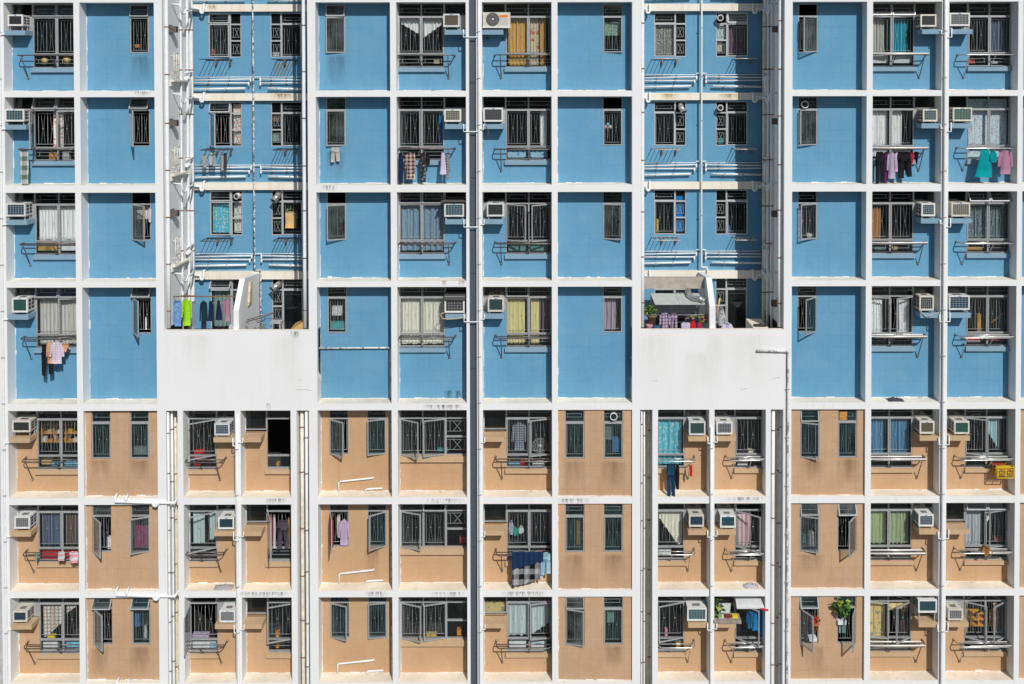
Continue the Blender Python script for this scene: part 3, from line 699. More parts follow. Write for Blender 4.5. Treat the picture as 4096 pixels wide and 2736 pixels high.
vpipe('drainpipe', 1217, 700, .22, .052, ZPAR + .02, TOPZ, PIPE, 'thick white drainpipe at right edge of left shaft', Zf((100, 285, 472, 662, 841, 1031, 1239)), BRASSY)
vpipe('drainpipe', 2570, 700, .22, .052, ZPAR + .02, TOPZ, PIPE, 'thick cream-stained drainpipe at left edge of right shaft', Zf((93, 275, 450, 642, 848, 1028, 1211)))
vpipe('drainpipe', 3118, 700, .22, .052, ZPAR + .02, TOPZ, PIPE, 'thick white drainpipe with rusty clamps at right edge of right shaft', Zf((84, 278, 465, 660, 842, 1033, 1215)))
for px, Y, r_, lb in ((727, 1.25, .034, 'thin outer white pipe on the left shaft side wall'), (753, 1.75, .042, 'middle white pipe on the left shaft side wall'), (768, 2.10, .062, 'thick inner white pipe in the left shaft corner')):
    vpipe('soil_pipe', px, 700, Y, r_, -8.7, TOPZ, PIPE, lb, [atz(1900, y, Y) for y in (118, 278, 455, 630, 840, 1000, 1180)])
for px, Y, r_, lb, m in ((3057, 2.12, .066, 'thick cream pipe in the right shaft corner', CREAMP), (3071, 1.72, .042, 'middle pale pipe on the right shaft side wall', PIPE), (3087, 1.22, .034, 'thin outer pale pipe on the right shaft side wall', PIPE)):
    vpipe('soil_pipe', px, 700, Y, r_, -8.7, TOPZ, m, lb, [atz(1900, y, Y) for y in (108, 278, 460, 640, 825, 975, 1170)])
for px, py_, jog, lb in ((1015, 1079, 1042, 'narrow pipe with flaking dark paint down the middle of left shaft'), (2806, 1069, 2830, 'narrow white flaking pipe down the middle of right shaft')):
    Y = DT - .2; x = atx(px, 600, Y); z = atz(px, py_, Y); xj = atx(jog, py_, Y)
    pipe_thing('water_pipe', [(x, Y, TOPZ), (x, Y, 1.2), (x, Y, -1.5), (x, Y, z + .03), (x + .03, Y, z), (xj - .03, Y, z), (xj, Y, z - .03), (xj, Y, -8.6)], .027, FLAKY if px < 2000 else RUSTY, lb,
               [(x, Y, atz(px, q, Y)) for q in (110, 305, 480, 665, 860)], GREYP)
# branch pipes along the shaft walls, one set per storey and half
PPX = [(307, 'T1L'), (307, 'T1R'), (300, 'T2L'), (300, 'T2R')]
HX = dict(T1L=(776, 1002, 980), T1R=(1041, 1209, 1072), T2L=(2577, 2786, 2764), T2R=(2824, 3047, 2850))
for r, off in ((0, -355), (1, 0), (2, 352), (3, 706)):
    for y0, nm in PPX:
        a, b, cx_ = HX[nm]; L = nm[2] == 'L'
        for k, (dy, rad, yy) in enumerate(((0, .013, .08), (8, .022, .10), (23, .022, .10), (45, .034, .12))):
            if r == 0 and k < 3: continue
            Y = DT - yy; xa, xb = atx(a, y0, Y), atx(b, y0, Y)
            if k == 3:
                if L: xb = atx(cx_, y0, Y)
                else: xa = atx(cx_, y0, Y)
            elif k == 2 and L: xb -= .06
            z = atz(1900, y0 + off + dy, Y); sl_ = .03 if k in (1, 3) else 0
            pth = [(xa, Y, z - (sl_ if L else -0)), (xb, Y, z + (0 if L else -sl_))]
            wh = ['thinnest', 'second', 'third', 'thick lowest'][k]
            t = pipe_thing('branch_pipe', pth, rad, PIPE, f'{wh} horizontal pipe on the {"left" if L else "right"} wall below {ROW.get(r, "roofward row")}, {COL[nm]}', group='horizontal pipes in the shafts', n=7)
            cl = MB()
            for q in (.25, .62): xx = xa + (xb - xa) * q; zz = pth[0][2] + (pth[1][2] - pth[0][2]) * q; cl.box(xx - .015, xx + .015, Y - rad - .006, DT, zz - rad - .006, zz + rad + .006)
            part(cl, 'clamp', GREYP, t)
            if k in (1, 2):
                e = pth[1] if L else pth[0]; part(MB().tube([e, (e[0], Y, e[2] - .10)], rad * 1.3, 7).ball(e, rad * 1.5), 'elbow', PIPE, t)
    # short link across the middle
    for nm, (a, b) in (('left', (1002, 1041)), ('right', (2786, 2824))):
        if r == 0: continue
        Y = DT - .09; z = atz(1900, (307 if nm == 'left' else 294) + off, Y)
        pipe_thing('link_pipe', [(atx(a, 300, Y), Y, z - .1), (atx(a, 300, Y), Y, z), (atx(b, 300, Y), Y, z), (atx(b, 300, Y), Y, z - .1)], .016, PIPE, f'short white link across the middle pipe of {nm} shaft, {ROW[r]}', group='horizontal pipes in the shafts', n=6)
# u-traps and floor drains hanging by the shaft beams
def trap(name, pts, r, label): return pipe_thing(name, pts, r, PIPE, label, group='white traps by the shaft beams', n=8, cat='pipe trap')
for i, (by, rn) in enumerate(((46, 'above the top row'), (401, 'above the second row'), (756, 'above the third row'), (1112, 'above the terraces'))):
    Y = DT - .22
    for px, nm in ((815, 'left shaft'), (2600, 'left half of right shaft'), (3012, 'right half of right shaft')):
        x, z = atx(px, by, Y), atz(px, by, Y); s = -1 if px < 2700 else 1
        trap('pipe_trap', [(x, DT - .1, z + .22), (x, Y, z + .22), (x, Y, z + .02), (x + s * .03, Y, z - .05), (x + s * .08, Y, z - .05), (x + s * .11, Y, z + .0), (x + s * .11, Y, z + .08), (x + s * .4, Y, z + .10)], .036, f'white U-shaped trap hanging by the beam {rn}, {nm}')
    # side wall assembly in the left shaft, mirrored in the right shaft
    for nm, X, s in (('left shaft', TX1[0], 1), ('right shaft', TX2[1], -1)):
        z = atz(1900, by, 1.) + .15
        trap('side_trap', [(X, .75, z + .06), (X + s * .22, .75, z + .04), (X + s * .25, .78, z - .05), (X + s * .25, .8, z - .17), (X + s * .27, .9, z - .22), (X + s * .29, 1.0, z - .17), (X + s * .29, 1.05, z - .08), (X + s * .26, 1.5, z - .1), (X + s * .12, 2.05, z - .06)], .027, f'white pipe trap on the side wall {rn}, {nm}')
        t = thing('pipe_bend', (X, 1.6, z + .3), f'fat white bend joining the pipes {rn}, {nm}', 'pipe bend', 'white traps by the shaft beams')
        part(MB().tube([(X + s * .10, 1.55, z + .52), (X + s * .10, 1.75, z + .52), (X + s * .10, 1.82, z + .45), (X + s * .10, 1.82, z - .05)], .06, 9), 'bend', PIPE, t)
        part(MB().tube([(X + s * .10, 1.55, z + .7), (X + s * .10, 2.0, z + .68)], .034, 8), 'stub', PIPE, t)
    if i < 4:
        for nm, X, s, ys in (('left shaft', TX1[0], 1, (116, 490, 851, 1225)), ('right shaft', TX2[1], -1, (118, 487, 857, 1215))):
            if (nm, i) == ('left shaft', 3): continue
            z = atz(1900, ys[i], .6); xa, xb = sorted((X, X + s * .20))
            t = thing('exhaust_vent', (X, .6, z - .1), f'square metal exhaust vent on the side wall, {ROW[i + 1]}, {nm}', 'vent', 'exhaust vents in the shafts')
            part(MB().box(xa, xb, .52, .68, z - .09, z + .09), 'duct', mat('vent_brown', (.16, .13, .11), .6, .3, .3, 20), t)
            part(MB().box(xb - .001 if s > 0 else xa - .004, xb + .004 if s > 0 else xa + .001, .54, .66, z - .07, z + .07), 'opening', BLACK, t)
            part(MB().box(min(X, X + s * .02), max(X, X + s * .02), .45, .75, z - .13, z + .13), 'flange', mat('vent_grey', (.2, .19, .18), .6), t)
    if i < 3:
        z = atz(1900, (250, 625, 985)[i], .8)
        t = thing('wall_bracket_rack', (TX1[0], .8, z), f'rusty white hanging rack on the side wall, {ROW[i + 1]}, left shaft', 'rack', 'small racks on the shaft side walls')
        f = MB()
        for q in (0, .12, .24): f.tube([(TX1[0] + .10, .62 + q * 1.5, z - .42), (TX1[0] + .10, .62 + q * 1.5, z + .28)], .012, 5)
        for q in (-.42, -.05, .28): f.tube([(TX1[0] + .10, .6, z + q), (TX1[0] + .10, 1.0, z + q)], .012, 5)
        for q in (.62, .98): f.tube([(TX1[0], q, z - .3), (TX1[0] + .10, q, z - .3)], .012, 5); f.tube([(TX1[0], q, z + .2), (TX1[0] + .10, q, z + .2)], .012, 5)
        part(f, 'frame', RUSTY, t)
        part(MB().box(TX1[0], TX1[0] + .14, .5, 1.6, z - .55, z - .50).box(TX1[0], TX1[0] + .05, .5, 1.6, z - .68, z - .55), 'shelf', RUSTY, t)
# slots below the parapets
for k, px, r_, Y, m, lb in (('s1', 674, .032, .12, PIPE, 'left white pipe in the left slot below left parapet'), ('s1', 689, .032, .2, PIPE, 'middle white pipe in the left slot below left parapet'),
                      ('s1', 702, .03, .4, CREAMP, 'cream pipe in the left slot below left parapet'), ('s2', 1209, .052, .22, CREAMP, 'thick cream pipe in the right slot below left parapet'),
                      ('s2', 1226, .042, .1, PIPE, 'white pipe in the right slot below left parapet'), ('s3', 2567, .022, .12, PIPE, 'thin outer pipe in the left slot below right parapet'),
                      ('s3', 2577, .022, .14, PIPE, 'thin inner pipe in the left slot below right parapet'), ('s3', 2596, .045, .3, CREAMP, 'thick cream pipe in the left slot below right parapet'),
                      ('s4', 3092, .05, .15, PIPE, 'thick white pipe in the right slot below right parapet'), ('s4', 3112, .022, .3, CREAMP, 'thin cream pipe in the right slot below right parapet'),
                      ('s4', 3122, .022, .2, PIPE, 'thin white pipe in the right slot below right parapet')):
    vpipe('drainpipe', px, 1850, Y, r_, GZ, RZ[5][0] - .06, m, lb, [-10.2 - q * 1.37 + rnd.uniform(-.2, .2) for q in range(6)], BRASSY if m is PIPE else RUST, n=8)
# rainwater and condensate pipes on the pilasters
def cond(name, px, pyref, Y, r_, z0, z1, m, label, zs, cm=None): return vpipe(name, px, pyref, Y, r_, z0, z1, m, label, zs, cm or GREYP)
step = [TOPZ - .9 - q * 1.33 for q in range(16)]
p_A = cond('condensate_pipe', 12, 1368, -.03, .03, GZ, TOPZ, PIPE, 'slim white pipe running down the far left edge of the facade', step)
p_F = cond('condensate_pipe', 1917, 700, -.035, .03, GZ, TOPZ, PIPE, 'white pipe running down just right of the dark strip', step)
p_F2 = cond('cable', 1910.5, 700, -.008, .012, GZ, TOPZ, GREYP, 'thin grey cable beside the dark strip and the white pipe', [])
p_J = cond('condensate_pipe', 3779, 700, -.05, .043, GZ, TOPZ, PIPE, 'grey-white drainpipe with round clamps between the two rightmost columns', step)
p_C = cond('condensate_pipe', 948, 1900, -.035, .033, GZ, atz(948, 1665, -.03), PIPE, 'white pipe on the thin post below left parapet', [q for q in step if q < -9.9])
p_M = cond('condensate_pipe', 2845, 1900, -.035, .033, GZ, atz(2845, 1708, -.03), PIPE, 'white pipe on the thin post below right parapet', [q for q in step if q < -9.9])
def branch(t, pts): part(MB().tube(pts, .018, 6), 'drain_branch', PIPE, t)
for (c, r), wd in WIN.items():
    if len(c) == 3: continue
    z = wd['zt'] - .93; zx = wd['zx']; Y = -.03
    if c == 'E': branch(p_F, [(zx[1] - .07, .02, z + .14), (zx[1] - .07, Y, z + .14), (zx[1] - .07, Y, z - .07), (atx(1917, 300, Y), Y, z - .07)])
    elif c == 'F' and r != 1: branch(p_F, [(zx[0] + .05, .02, z + .14), (zx[0] + .05, Y, z + .12), (zx[0] + .05, Y, z + .0), (atx(1917, 300, Y), Y, z + .0)])
    elif c == 'A': branch(p_A, [(zx[0] + .03, .02, z + .03), (zx[0] + .03, Y, z + .03), (atx(12, 1368, Y), Y, z - .0)])
    elif c == 'I': branch(p_J, [(zx[1] - .03, .02, z + .10), (zx[1] - .03, Y, z + .10), (zx[1] - .03, Y, z + (.0 if r < 4 else -.09)), (atx(3779, 700, Y), Y, z + (.0 if r < 4 else -.09))])
    elif c == 'J': branch(p_J, [(zx[0] + .06, .02, z + .16), (zx[0] + .06, Y, z + .16), (zx[0] + .06, Y, z - .09), (atx(3779, 700, Y), Y, z - .09)])
    elif c == 'C1': branch(p_C, [(zx[1] - .05, .02, z + .14), (zx[1] - .05, Y, z + .14), (zx[1] - .05, Y, z - .08), (atx(948, 1900, Y), Y, z - .08)])
    elif c == 'C2': branch(p_C, [(zx[0] + .07, .02, z + .14), (zx[0] + .07, Y, z + .14), (zx[0] + .07, Y, z + .02), (atx(948, 1900, Y), Y, z + .02)])
    elif c == 'M1': branch(p_M, [(zx[1] - .05, .02, z + .14), (zx[1] - .05, Y, z + .14), (zx[1] - .05, Y, z - .03), (atx(2845, 1900, Y), Y, z - .03)])
    elif c == 'M2': branch(p_M, [(zx[0] + .07, .02, z + .14), (zx[0] + .07, Y, z + .14), (zx[0] + .07, Y, z + .0), (atx(2845, 1900, Y), Y, z + .0)])
# odd pipes
Y = -.045; x0, z0 = at(3027, 1403, Y); x1 = atx(3152, 1403, Y)
pipe_thing('flaking_drainpipe', [(x0, Y, z0), (x1 - .05, Y, z0 - .02), (x1, Y, z0 - .06), (x1, Y, -12), (x1, Y, -18), (x1, Y, GZ)], .034, FLAKYW, 'flaking grey pipe bending down the post right of the right parapet', [(x1, Y, z0 - 1.1 - 1.4 * q) for q in range(6)], GREYP)
Y = DEP - .06; x0, z0 = at(1276, 1393, Y); x1 = atx(1567, 1393, Y) - .03
pipe_thing('flaking_drainpipe', [(x0, Y, z0), (x1 - .03, Y, z0 + .01), (x1, Y, z0 - .04), (x1, Y, RZ[4][1] + .0)], .028, FLAKYW, 'flaking white pipe crossing the lowest blue panel right of left parapet', [], n=8)
for r in (5, 6, 7):
    pipe_thing('flaking_drainpipe', [(x1, Y, RZ[r][0]), (x1, Y, RZ[r][1])], .028, FLAKYW, f'flaking white upright pipe at panel corner, {ROW[r]}, {COL["D"]}', [], n=8)
    Yp = DEP - .05; zb = RZ[r][1]
    xa = atx(1355 if r < 7 else 1347, 1944, Yp); xb = atx(1493, 1930, Yp)
    pipe_thing('waste_pipe', [(xa, Yp, zb), (xa, Yp, zb + .27), (xa + .04, Yp, zb + .30), (xb - .03, Yp, zb + .40), (xb, Yp + .05, zb + .41)], .025, PIPE, f'long white L-shaped waste pipe on tan wall, {ROW[r]}, {COL["D"]}', [], n=8)
    xa = atx(1463, 1975, Yp); xb = atx(1530, 1975, Yp)
    pipe_thing('waste_pipe', [(xa, Yp, zb), (xa, Yp, zb + .06), (xa + .04, Yp, zb + .08), (xb, Yp, zb + .10)], .025, PIPE, f'short white waste pipe low on tan wall, {ROW[r]}, {COL["D"]}', [], n=8)
for r in (5, 6, 7):
    Y = -.05; z = RZ[r][1] - .09; xa = atx(461, 2006, Y); xb = atx(616, 2006, Y); xc = atx(705, 2006, Y)
    t = pipe_thing('waste_pipe', [(xa, .08, z + .18), (xa, Y, z + .14), (xa, Y, z), (xb, Y, z - .03), (xb + .1, Y, z - .03), (xc - .06, Y, z - .03), (xc, .1, z + .07)], .036, PIPE, f'white waste pipe crossing the beam below {ROW[r]}, left of the pipe slot', [], n=8)
    x2 = atx(504, 2006, Y); part(MB().tube([(x2, .08, z + .16), (x2, Y, z + .12), (x2, Y, z - .02)], .036, 8), 'riser', PIPE, t)
    part(MB().tube([(xb - .02, Y - .01, z - .02), (xb - .01, Y - .01, z - .10), (xb + .05, Y - .01, z - .12), (xb + .10, Y - .01, z - .08), (xb + .1, Y - .01, z - .02)], .045, 8), 'trap', PIPE, t)

# ------------------------------------------------------------------ curtains and things behind the glass
YI = DEP + .17
def L(t, c, r): return f'{t}, {ROW[r]}, {COL[c]}'
def sheet(x0, x1, zt, zb, y, m, name, label, cat, amp=.022, wave=.11, shape=None, group=None, seed=0, top=None):
    """hanging pleated cloth; shape(u) gives the fraction of the drop kept at u"""
    q = random.Random(seed + int(abs(x0) * 100)); nx = max(8, int(abs(x1 - x0) / .016)); nz = 10; mb = MB(); ph = q.uniform(0, 6)
    for j in range(nz + 1):
        for i in range(nx + 1):
            u = i / nx; x = x0 + (x1 - x0) * u; f = (shape(u) if shape else 1); zz = zt + (top(u) if top else 0)
            z = zz - (zt - zb) * f * (j / nz) + (.012 * math.sin(9 * u * 3.1 + ph) if j == nz else 0)
            k = .6 + .5 * j / nz
            y_ = y + amp * k * math.sin(2 * math.pi * (x - x0) / wave + ph + .8 * math.sin(5 * u + ph) + .25 * j / nz) + amp * .4 * math.sin(4.3 * (x - x0) / wave + j * .2)
            mb.v.append((x, y_, z))
    for j in range(nz):
        for i in range(nx): a = j * (nx + 1) + i; mb.face((a, a + 1, a + nx + 2, a + nx + 1), 0, True)
    return tag(mb.build(name, m), label, cat, group)
CW = cloth('white_sheer', (.82, .84, .83)); CG = cloth('grey_sheer', (.50, .48, .45), 'vstripe', (.62, .60, .56), .8); CBG = cloth('blue_grey_cloth', (.22, .33, .43))
CCR = cloth('cream_cloth', (.78, .76, .65)); CMU = cloth('mustard_cloth', (.62, .36, .08)); CYE = cloth('yellow_cloth', (.72, .64, .30)); CPU = cloth('dull_purple', (.16, .07, .13))
CTE = cloth('teal_cloth', (.0, .28, .40)); CBR = cloth('rust_brown', (.40, .18, .06)); CBL = cloth('steel_blue', (.08, .22, .38)); CGN = cloth('sage_green', (.36, .45, .24))
CYF = cloth('yellow_print', (.70, .52, .20), 'floral', (.22, .28, .26), .5); CTQ = cloth('turquoise_print', (.12, .50, .62), 'floral', (.45, .66, .66), .9)
CPK = cloth('pink_print', (.62, .38, .40), 'vstripe', (.72, .62, .62), .9); CLT = cloth('lattice_print', (.66, .66, .60), 'lattice', (.36, .2, .16)); CPF = cloth('pale_floral', (.60, .74, .80), 'floral', (.50, .36, .48), 1.5)
CDG = cloth('dark_sheer', (.12, .17, .20), 'floral', (.30, .38, .42), 1.6); CNV = cloth('night_blue', (.06, .08, .15), 'vstripe', (.10, .12, .20), 1.2); CMV = cloth('mauve_cloth', (.38, .30, .38))
CFL = cloth('red_floral', (.72, .68, .62), 'floral', (.62, .12, .04), 1.3); CMAP = cloth('turquoise_map', (.06, .45, .60), 'floral', (.50, .66, .62), 1.4); CBV = cloth('vivid_blue', (.01, .20, .55)); CDB = cloth('ditch_blue', (.25, .45, .60))
CUG = 'curtains behind the windows'
def cur(c, r, u0, u1, m, text, top=-.43, bot=-1.46, shape=None, wave=.11, amp=.02, name='curtain', y=None):
    wd = WIN[c, r]; x0 = wd['wx'][0] + (wd['wx'][1] - wd['wx'][0]) * u0; x1 = wd['wx'][0] + (wd['wx'][1] - wd['wx'][0]) * u1
    return sheet(x0 + .03, x1 - .03, wd['zt'] + top, wd['zt'] + bot, y or YI, m, name, L(text, c, r), 'curtain', amp, wave, shape, CUG)
cur('A', 2, .33, .58, CFL, 'bunched white curtain with red flowers', shape=lambda u: 1, wave=.08)
cur('A', 3, 0, 1, CW, 'white pleated sheer curtain behind diamond bars', bot=-1.45, wave=.09); cur('A', 4, 0, 1, CG, 'grey striped sheer curtain with pleats', bot=-1.8, wave=.10)
cur('A', 6, 0, .5, CNV, 'dark blue striped curtain', bot=-1.46); cur('A', 6, .5, 1, cloth('dark_brown_sheer', (.10, .075, .06)), 'dark brown sheer curtain', bot=-1.46)
cur('A', 7, 0, .5, CLT, 'lattice print curtain hanging full', shape=lambda u: 1 - .6 * max(0, u - .2)); cur('A', 7, .5, .95, CLT, 'lattice print curtain corner', shape=lambda u: max(.03, .34 - .4 * u))
cur('E', 1, 0, .5, CW, 'white curtain drawn up to the left', shape=lambda u: .12 + .36 * u); cur('E', 1, .5, 1, CW, 'white curtain drawn up to the right', shape=lambda u: .55 - .42 * u)
cur('E', 2, .84, 1, CBV, 'narrow vivid blue curtain', wave=.06); cur('E', 3, 0, 1, CBG, 'blue-grey pleated curtain', bot=-1.78, top=-.40, wave=.17, amp=.035)
cur('E', 4, 0, 1, CCR, 'cream curtain with scalloped hem', bot=-1.8, wave=.10); cur('F', 1, .04, .5, CMU, 'mustard yellow curtain', bot=-1.8, wave=.10)
cur('F', 1, .5, .74, cloth('cream_red', (.62, .52, .36), 'floral', (.5, .16, .08), .5), 'cream curtain with red print', bot=-1.8); cur('F', 1, .74, .9, CMU, 'narrow mustard yellow curtain', bot=-1.8, wave=.09)
cur('F', 2, .74, .93, CW, 'narrow white curtain', wave=.08); cur('F', 4, 0, .43, CYE, 'left pale yellow curtain', bot=-1.8, wave=.09); cur('F', 4, .52, .75, CYE, 'right pale yellow curtain', bot=-1.8, wave=.08)
cur('F', 4, .76, .95, CPU, 'dark purple curtain', bot=-1.7, wave=.08); CWT = cloth('white_teal', (.52, .62, .62))
cur('F', 7, 0, .5, CWT, 'pale teal curtain hanging full', wave=.2); cur('F', 7, .5, .95, CWT, 'pale teal curtain pulled aside', shape=lambda u: .95 if u < .2 else max(.05, 1 - .35 * u), wave=.2)
cur('I', 1, 0, .42, cloth('grey_white', (.42, .44, .40)), 'grey and white curtain', wave=.08); cur('I', 1, .52, .9, CTE, 'teal curtain tied back', shape=lambda u: 1, wave=.07)
cur('I', 2, 0, .5, CW, 'left crinkled white sheer curtain', bot=-1.78, wave=.08, amp=.03); cur('I', 2, .52, .8, CW, 'right crinkled white sheer curtain', wave=.08, amp=.03)
cur('I', 3, .02, .36, CBR, 'rust brown cloth curtain', top=-.55, wave=.1); cur('I', 4, .03, .40, CW, 'left white sheer curtain behind open casement', bot=-1.6, wave=.09, amp=.03); cur('I', 4, .70, .97, CW, 'right white sheer curtain behind open casement', bot=-1.6, wave=.09, amp=.03)
cur('I', 5, 0, .46, CBL, 'left steel blue curtain', bot=-1.75, wave=.12); cur('I', 5, .56, .96, CBL, 'right steel blue curtain', bot=-1.75, wave=.12); cur('I', 6, 0, .5, CGN, 'left sage green curtain', wave=.12); cur('I', 6, .5, .97, CGN, 'right sage green curtain', wave=.12)
cur('I', 7, 0, .5, CYF, 'yellow floral cloth curtain', bot=-1.8, wave=.4); cur('I', 7, .5, .97, CYF, 'yellow floral valance', shape=lambda u: .33 - .1 * u, wave=.3)
cur('J', 1, .55, .9, CNV, 'dark blue curtain'); cur('J', 2, 0, 1, CPF, 'pale blue floral curtain', top=-.1, bot=-1.83, wave=.5, amp=.01); cur('J', 3, .03, .97, CDG, 'dark lacy sheer curtain', wave=.1)
cur('J', 5, .52, .88, cloth('teal_white', (.25, .52, .58), 'vstripe', (.55, .66, .66), 1.2), 'teal and white curtain with yellow edge', shape=lambda u: .35 + .62 * u); cur('J', 6, .04, .47, cloth('lilac_grey', (.42, .46, .52), 'vstripe', (.52, .55, .6)), 'lilac-grey pleated curtain', bot=-1.5)
cur('J', 6, .5, .82, CW, 'white curtain corner drawn up', shape=lambda u: max(.05, .55 - .6 * u)); cur('J', 7, .04, .17, cloth('gold_print', (.4, .3, .14), 'floral', (.6, .52, .36)), 'narrow gold print curtain at left', wave=.06); cur('J', 7, .72, .86, cloth('gold_print', (.4, .3, .14)), 'narrow gold print curtain at right', wave=.06)
cur('C1', 6, .02, .5, cloth('pale_teal', (.42, .55, .55)), 'pale teal curtain', wave=.12, bot=-1.4); cur('C1', 6, .62, .95, cloth('pale_teal', (.42, .55, .55)), 'pale teal curtain strip', wave=.12, bot=-1.3)
cur('M1', 5, 0, .98, CTQ, 'turquoise pleated curtain with pale flowers', bot=-1.82, wave=.15, amp=.03); cur('M1', 6, .1, .98, CCR, 'cream curtain drawn to the right', shape=lambda u: .25 + .75 * min(1, u * 1.25), wave=.1)
cur('M2', 6, .08, .66, CPK, 'pink striped curtain', bot=-1.5, wave=.12, amp=.03)
def tcur(nm, r, which, m, text, top=-.36, bot=None, wave=.3, amp=.008):
    wd = WIN[nm, r]; a, b = wd[which]; sheet(a + .04, b - .04, wd['zt'] + top, wd['zb'] + .06 if bot is None else wd['zt'] + bot, DT + .15, m, 'curtain', L(text, nm, r), 'curtain', amp, wave, None, CUG)
tcur('T1L', 3, 'mn', CMAP, 'turquoise map-like sheet'); tcur('T1L', 3, 'nar', cloth('white_plain', (.66, .68, .66)), 'white sheet filling the narrow lights', -.37); tcur('T2L', 3, 'nar', CBV, 'vivid blue sheet filling the narrow lights', -.2)
tcur('T2R', 1, 'mn', CPU, 'dark purple curtain', wave=.1, amp=.02); tcur('T2R', 1, 'nar', cloth('pale_aqua', (.5, .62, .64)), 'pale aqua sheet in the narrow light', -.37, -.86); tcur('T1L', 2, 'nar', CFL, 'orange flowered cloth in the narrow lights', -.06)
tcur('T2L', 1, 'mn', cloth('lace', (.20, .20, .19), 'floral', (.45, .44, .42), 1.6), 'dim lace curtain', wave=.1); tcur('T1L', 4, 'mn', cloth('jade_grey', (.22, .32, .29)), 'grey-green door curtain', -.4, -1.5, .12, .02)
for r_, m_, tx_ in ((4, CMV, 'mauve curtain'), ):
    a, b = (atx(p, 600, DEP) for p in (2411, 2465)); z = RZ[4][0]; sheet(a + .05, b, z - .42, z - 1.4, YI, m_, 'curtain', L(tx_, 'G', 4), 'curtain', .02, .12, None, CUG)
a, b = (xt(p, .12) for p in (525, 592)); sheet(a + .02, b, RZ[6][0] - .75, RZ[6][0] - 1.38, .33, cloth('magenta_cloth', (.42, .02, .16)), 'curtain', 'magenta cloth behind the right window, middle tan row, second column', 'curtain', .015, .2, None, CUG)
a, b = (atx(p, 1100, DEP) for p in (536, 586)); sheet(a, b, RZ[3][0] - .45, RZ[3][0] - .85, YI + .05, cloth('pale_pink', (.6, .5, .5)), 'towel', 'pale pink towel behind frosted pane, third row, second column', 'towel', .015, .2)
def ibox(px, py, c, r, m, name, text, cat, Y=YI, dep=.12):
    x0, z1 = at(px[0], py[0], Y); x1, z0 = at(px[1], py[1], Y); mb = MB(); mb.box(x0, x1, Y, Y + dep, z0, z1)
    mb.box(x0 - .004, x1 + .004, Y - .004, Y + dep + .004, z1 - .02, z1 + .004)
    return tag(mb.build(name, m), L(text, c, r), cat)
RED = mat('red_plastic', (.60, .012, .02), .4); ORG = ORG
CARD = mat('cardboard', (.52, .36, .17), .8, 0, .15, 10); WBX = mat('white_box', (.66, .70, .72), .6, 0, .1, 9); BBX = mat('blue_print_box', (.2, .45, .62), .6, 0, .4, 14); WOOD = mat('orange_wood', (.55, .28, .05), .6, 0, .25, 6)
ibox((152, 228), (970, 1002), 'A', 3, mat('gold_panel', (.42, .27, .08), .7, 0, .4, 6), 'storage_board', 'mottled gold board behind lower left pane', 'board'); ibox((246, 320), (972, 1002), 'A', 3, WBX, 'storage_board', 'white board behind lower right pane', 'board')
ibox((166, 205), (1832, 1860), 'A', 5, CARD, 'cardboard_box', 'cardboard box behind the lower left pane', 'box'); ibox((208, 232), (1852, 1864), 'A', 5, BBX, 'plastic_bag', 'crumpled blue bag behind the lower left pane', 'bag'); ibox((258, 312), (1848, 1864), 'A', 5, BBX, 'plastic_bag', 'blue bags behind the lower right pane', 'bag')
ibox((168, 242), (2200, 2234), 'A', 6, RED, 'storage_board', 'bright red board behind the lower left pane', 'board'); ibox((260, 325), (2200, 2234), 'A', 6, RED, 'storage_board', 'bright red board behind the lower right pane', 'board')
ibox((172, 230), (2567, 2600), 'A', 7, WBX, 'storage_box', 'white box behind the lower left pane', 'box'); ibox((264, 320), (2567, 2598), 'A', 7, BBX, 'storage_box', 'blue printed box behind the lower right pane', 'box')
ibox((190, 217), (2543, 2556), 'A', 7, mat('yellow_toy', (.75, .6, .02), .5), 'yellow_bowl', 'yellow bowl on the window board', 'bowl')
ibox((2030, 2106), (600, 630), 'F', 2, cloth('blue_film', (.32, .55, .66), 'floral', (.05, .3, .55), .9), 'patterned_film', 'blue patterned film behind the lower left pane', 'film', dep=.02); ibox((2122, 2190), (600, 630), 'F', 2, cloth('blue_film', (.3, .5, .62)), 'patterned_film', 'blue patterned film behind the lower right pane', 'film', dep=.02)
ibox((2034, 2108), (984, 1006), 'F', 3, mat('jade_box', (.12, .25, .22), .5, 0, .4, 12), 'storage_crate', 'jade green crate behind the lower left pane', 'crate'); ibox((2122, 2190), (984, 1006), 'F', 3, mat('jade_box', (.2, .3, .28), .5), 'storage_crate', 'jade green crate behind the lower right pane', 'crate')
ibox((2036, 2104), (2565, 2592), 'F', 7, WBX, 'storage_box', 'pale blue-lined box behind the lower left pane', 'box'); bx = ibox((2124, 2186), (2565, 2592), 'F', 7, WBX, 'storage_box', 'white box with blue band behind lower pane', 'box'); x0, z1 = at(2140, 2570, YI - .006); x1, z0 = at(2166, 2575, YI - .006); part(MB().box(x0, x1, YI - .008, YI - .005, z0, z1), 'printed_band', BBX, bx)
ibox((2034, 2080), (1852, 1862), 'F', 5, BBX, 'storage_box', 'low blue box behind the lower left pane', 'box'); ibox((2082, 2110), (1840, 1860), 'F', 5, RED, 'storage_box', 'small red box behind the lower left pane', 'box', Y=YI + .1); ibox((2130, 2180), (1846, 1862), 'F', 5, WBX, 'storage_box', 'grey box behind the lower right pane', 'box')
ibox((3485, 3552), (222, 252), 'I', 1, mat('white_board', (.55, .6, .58), .6), 'storage_board', 'white board behind the lower left pane', 'board'); ibox((3570, 3648), (224, 252), 'I', 1, mat('white_board', (.55, .6, .58), .6), 'storage_board', 'white board behind the lower right pane', 'board')
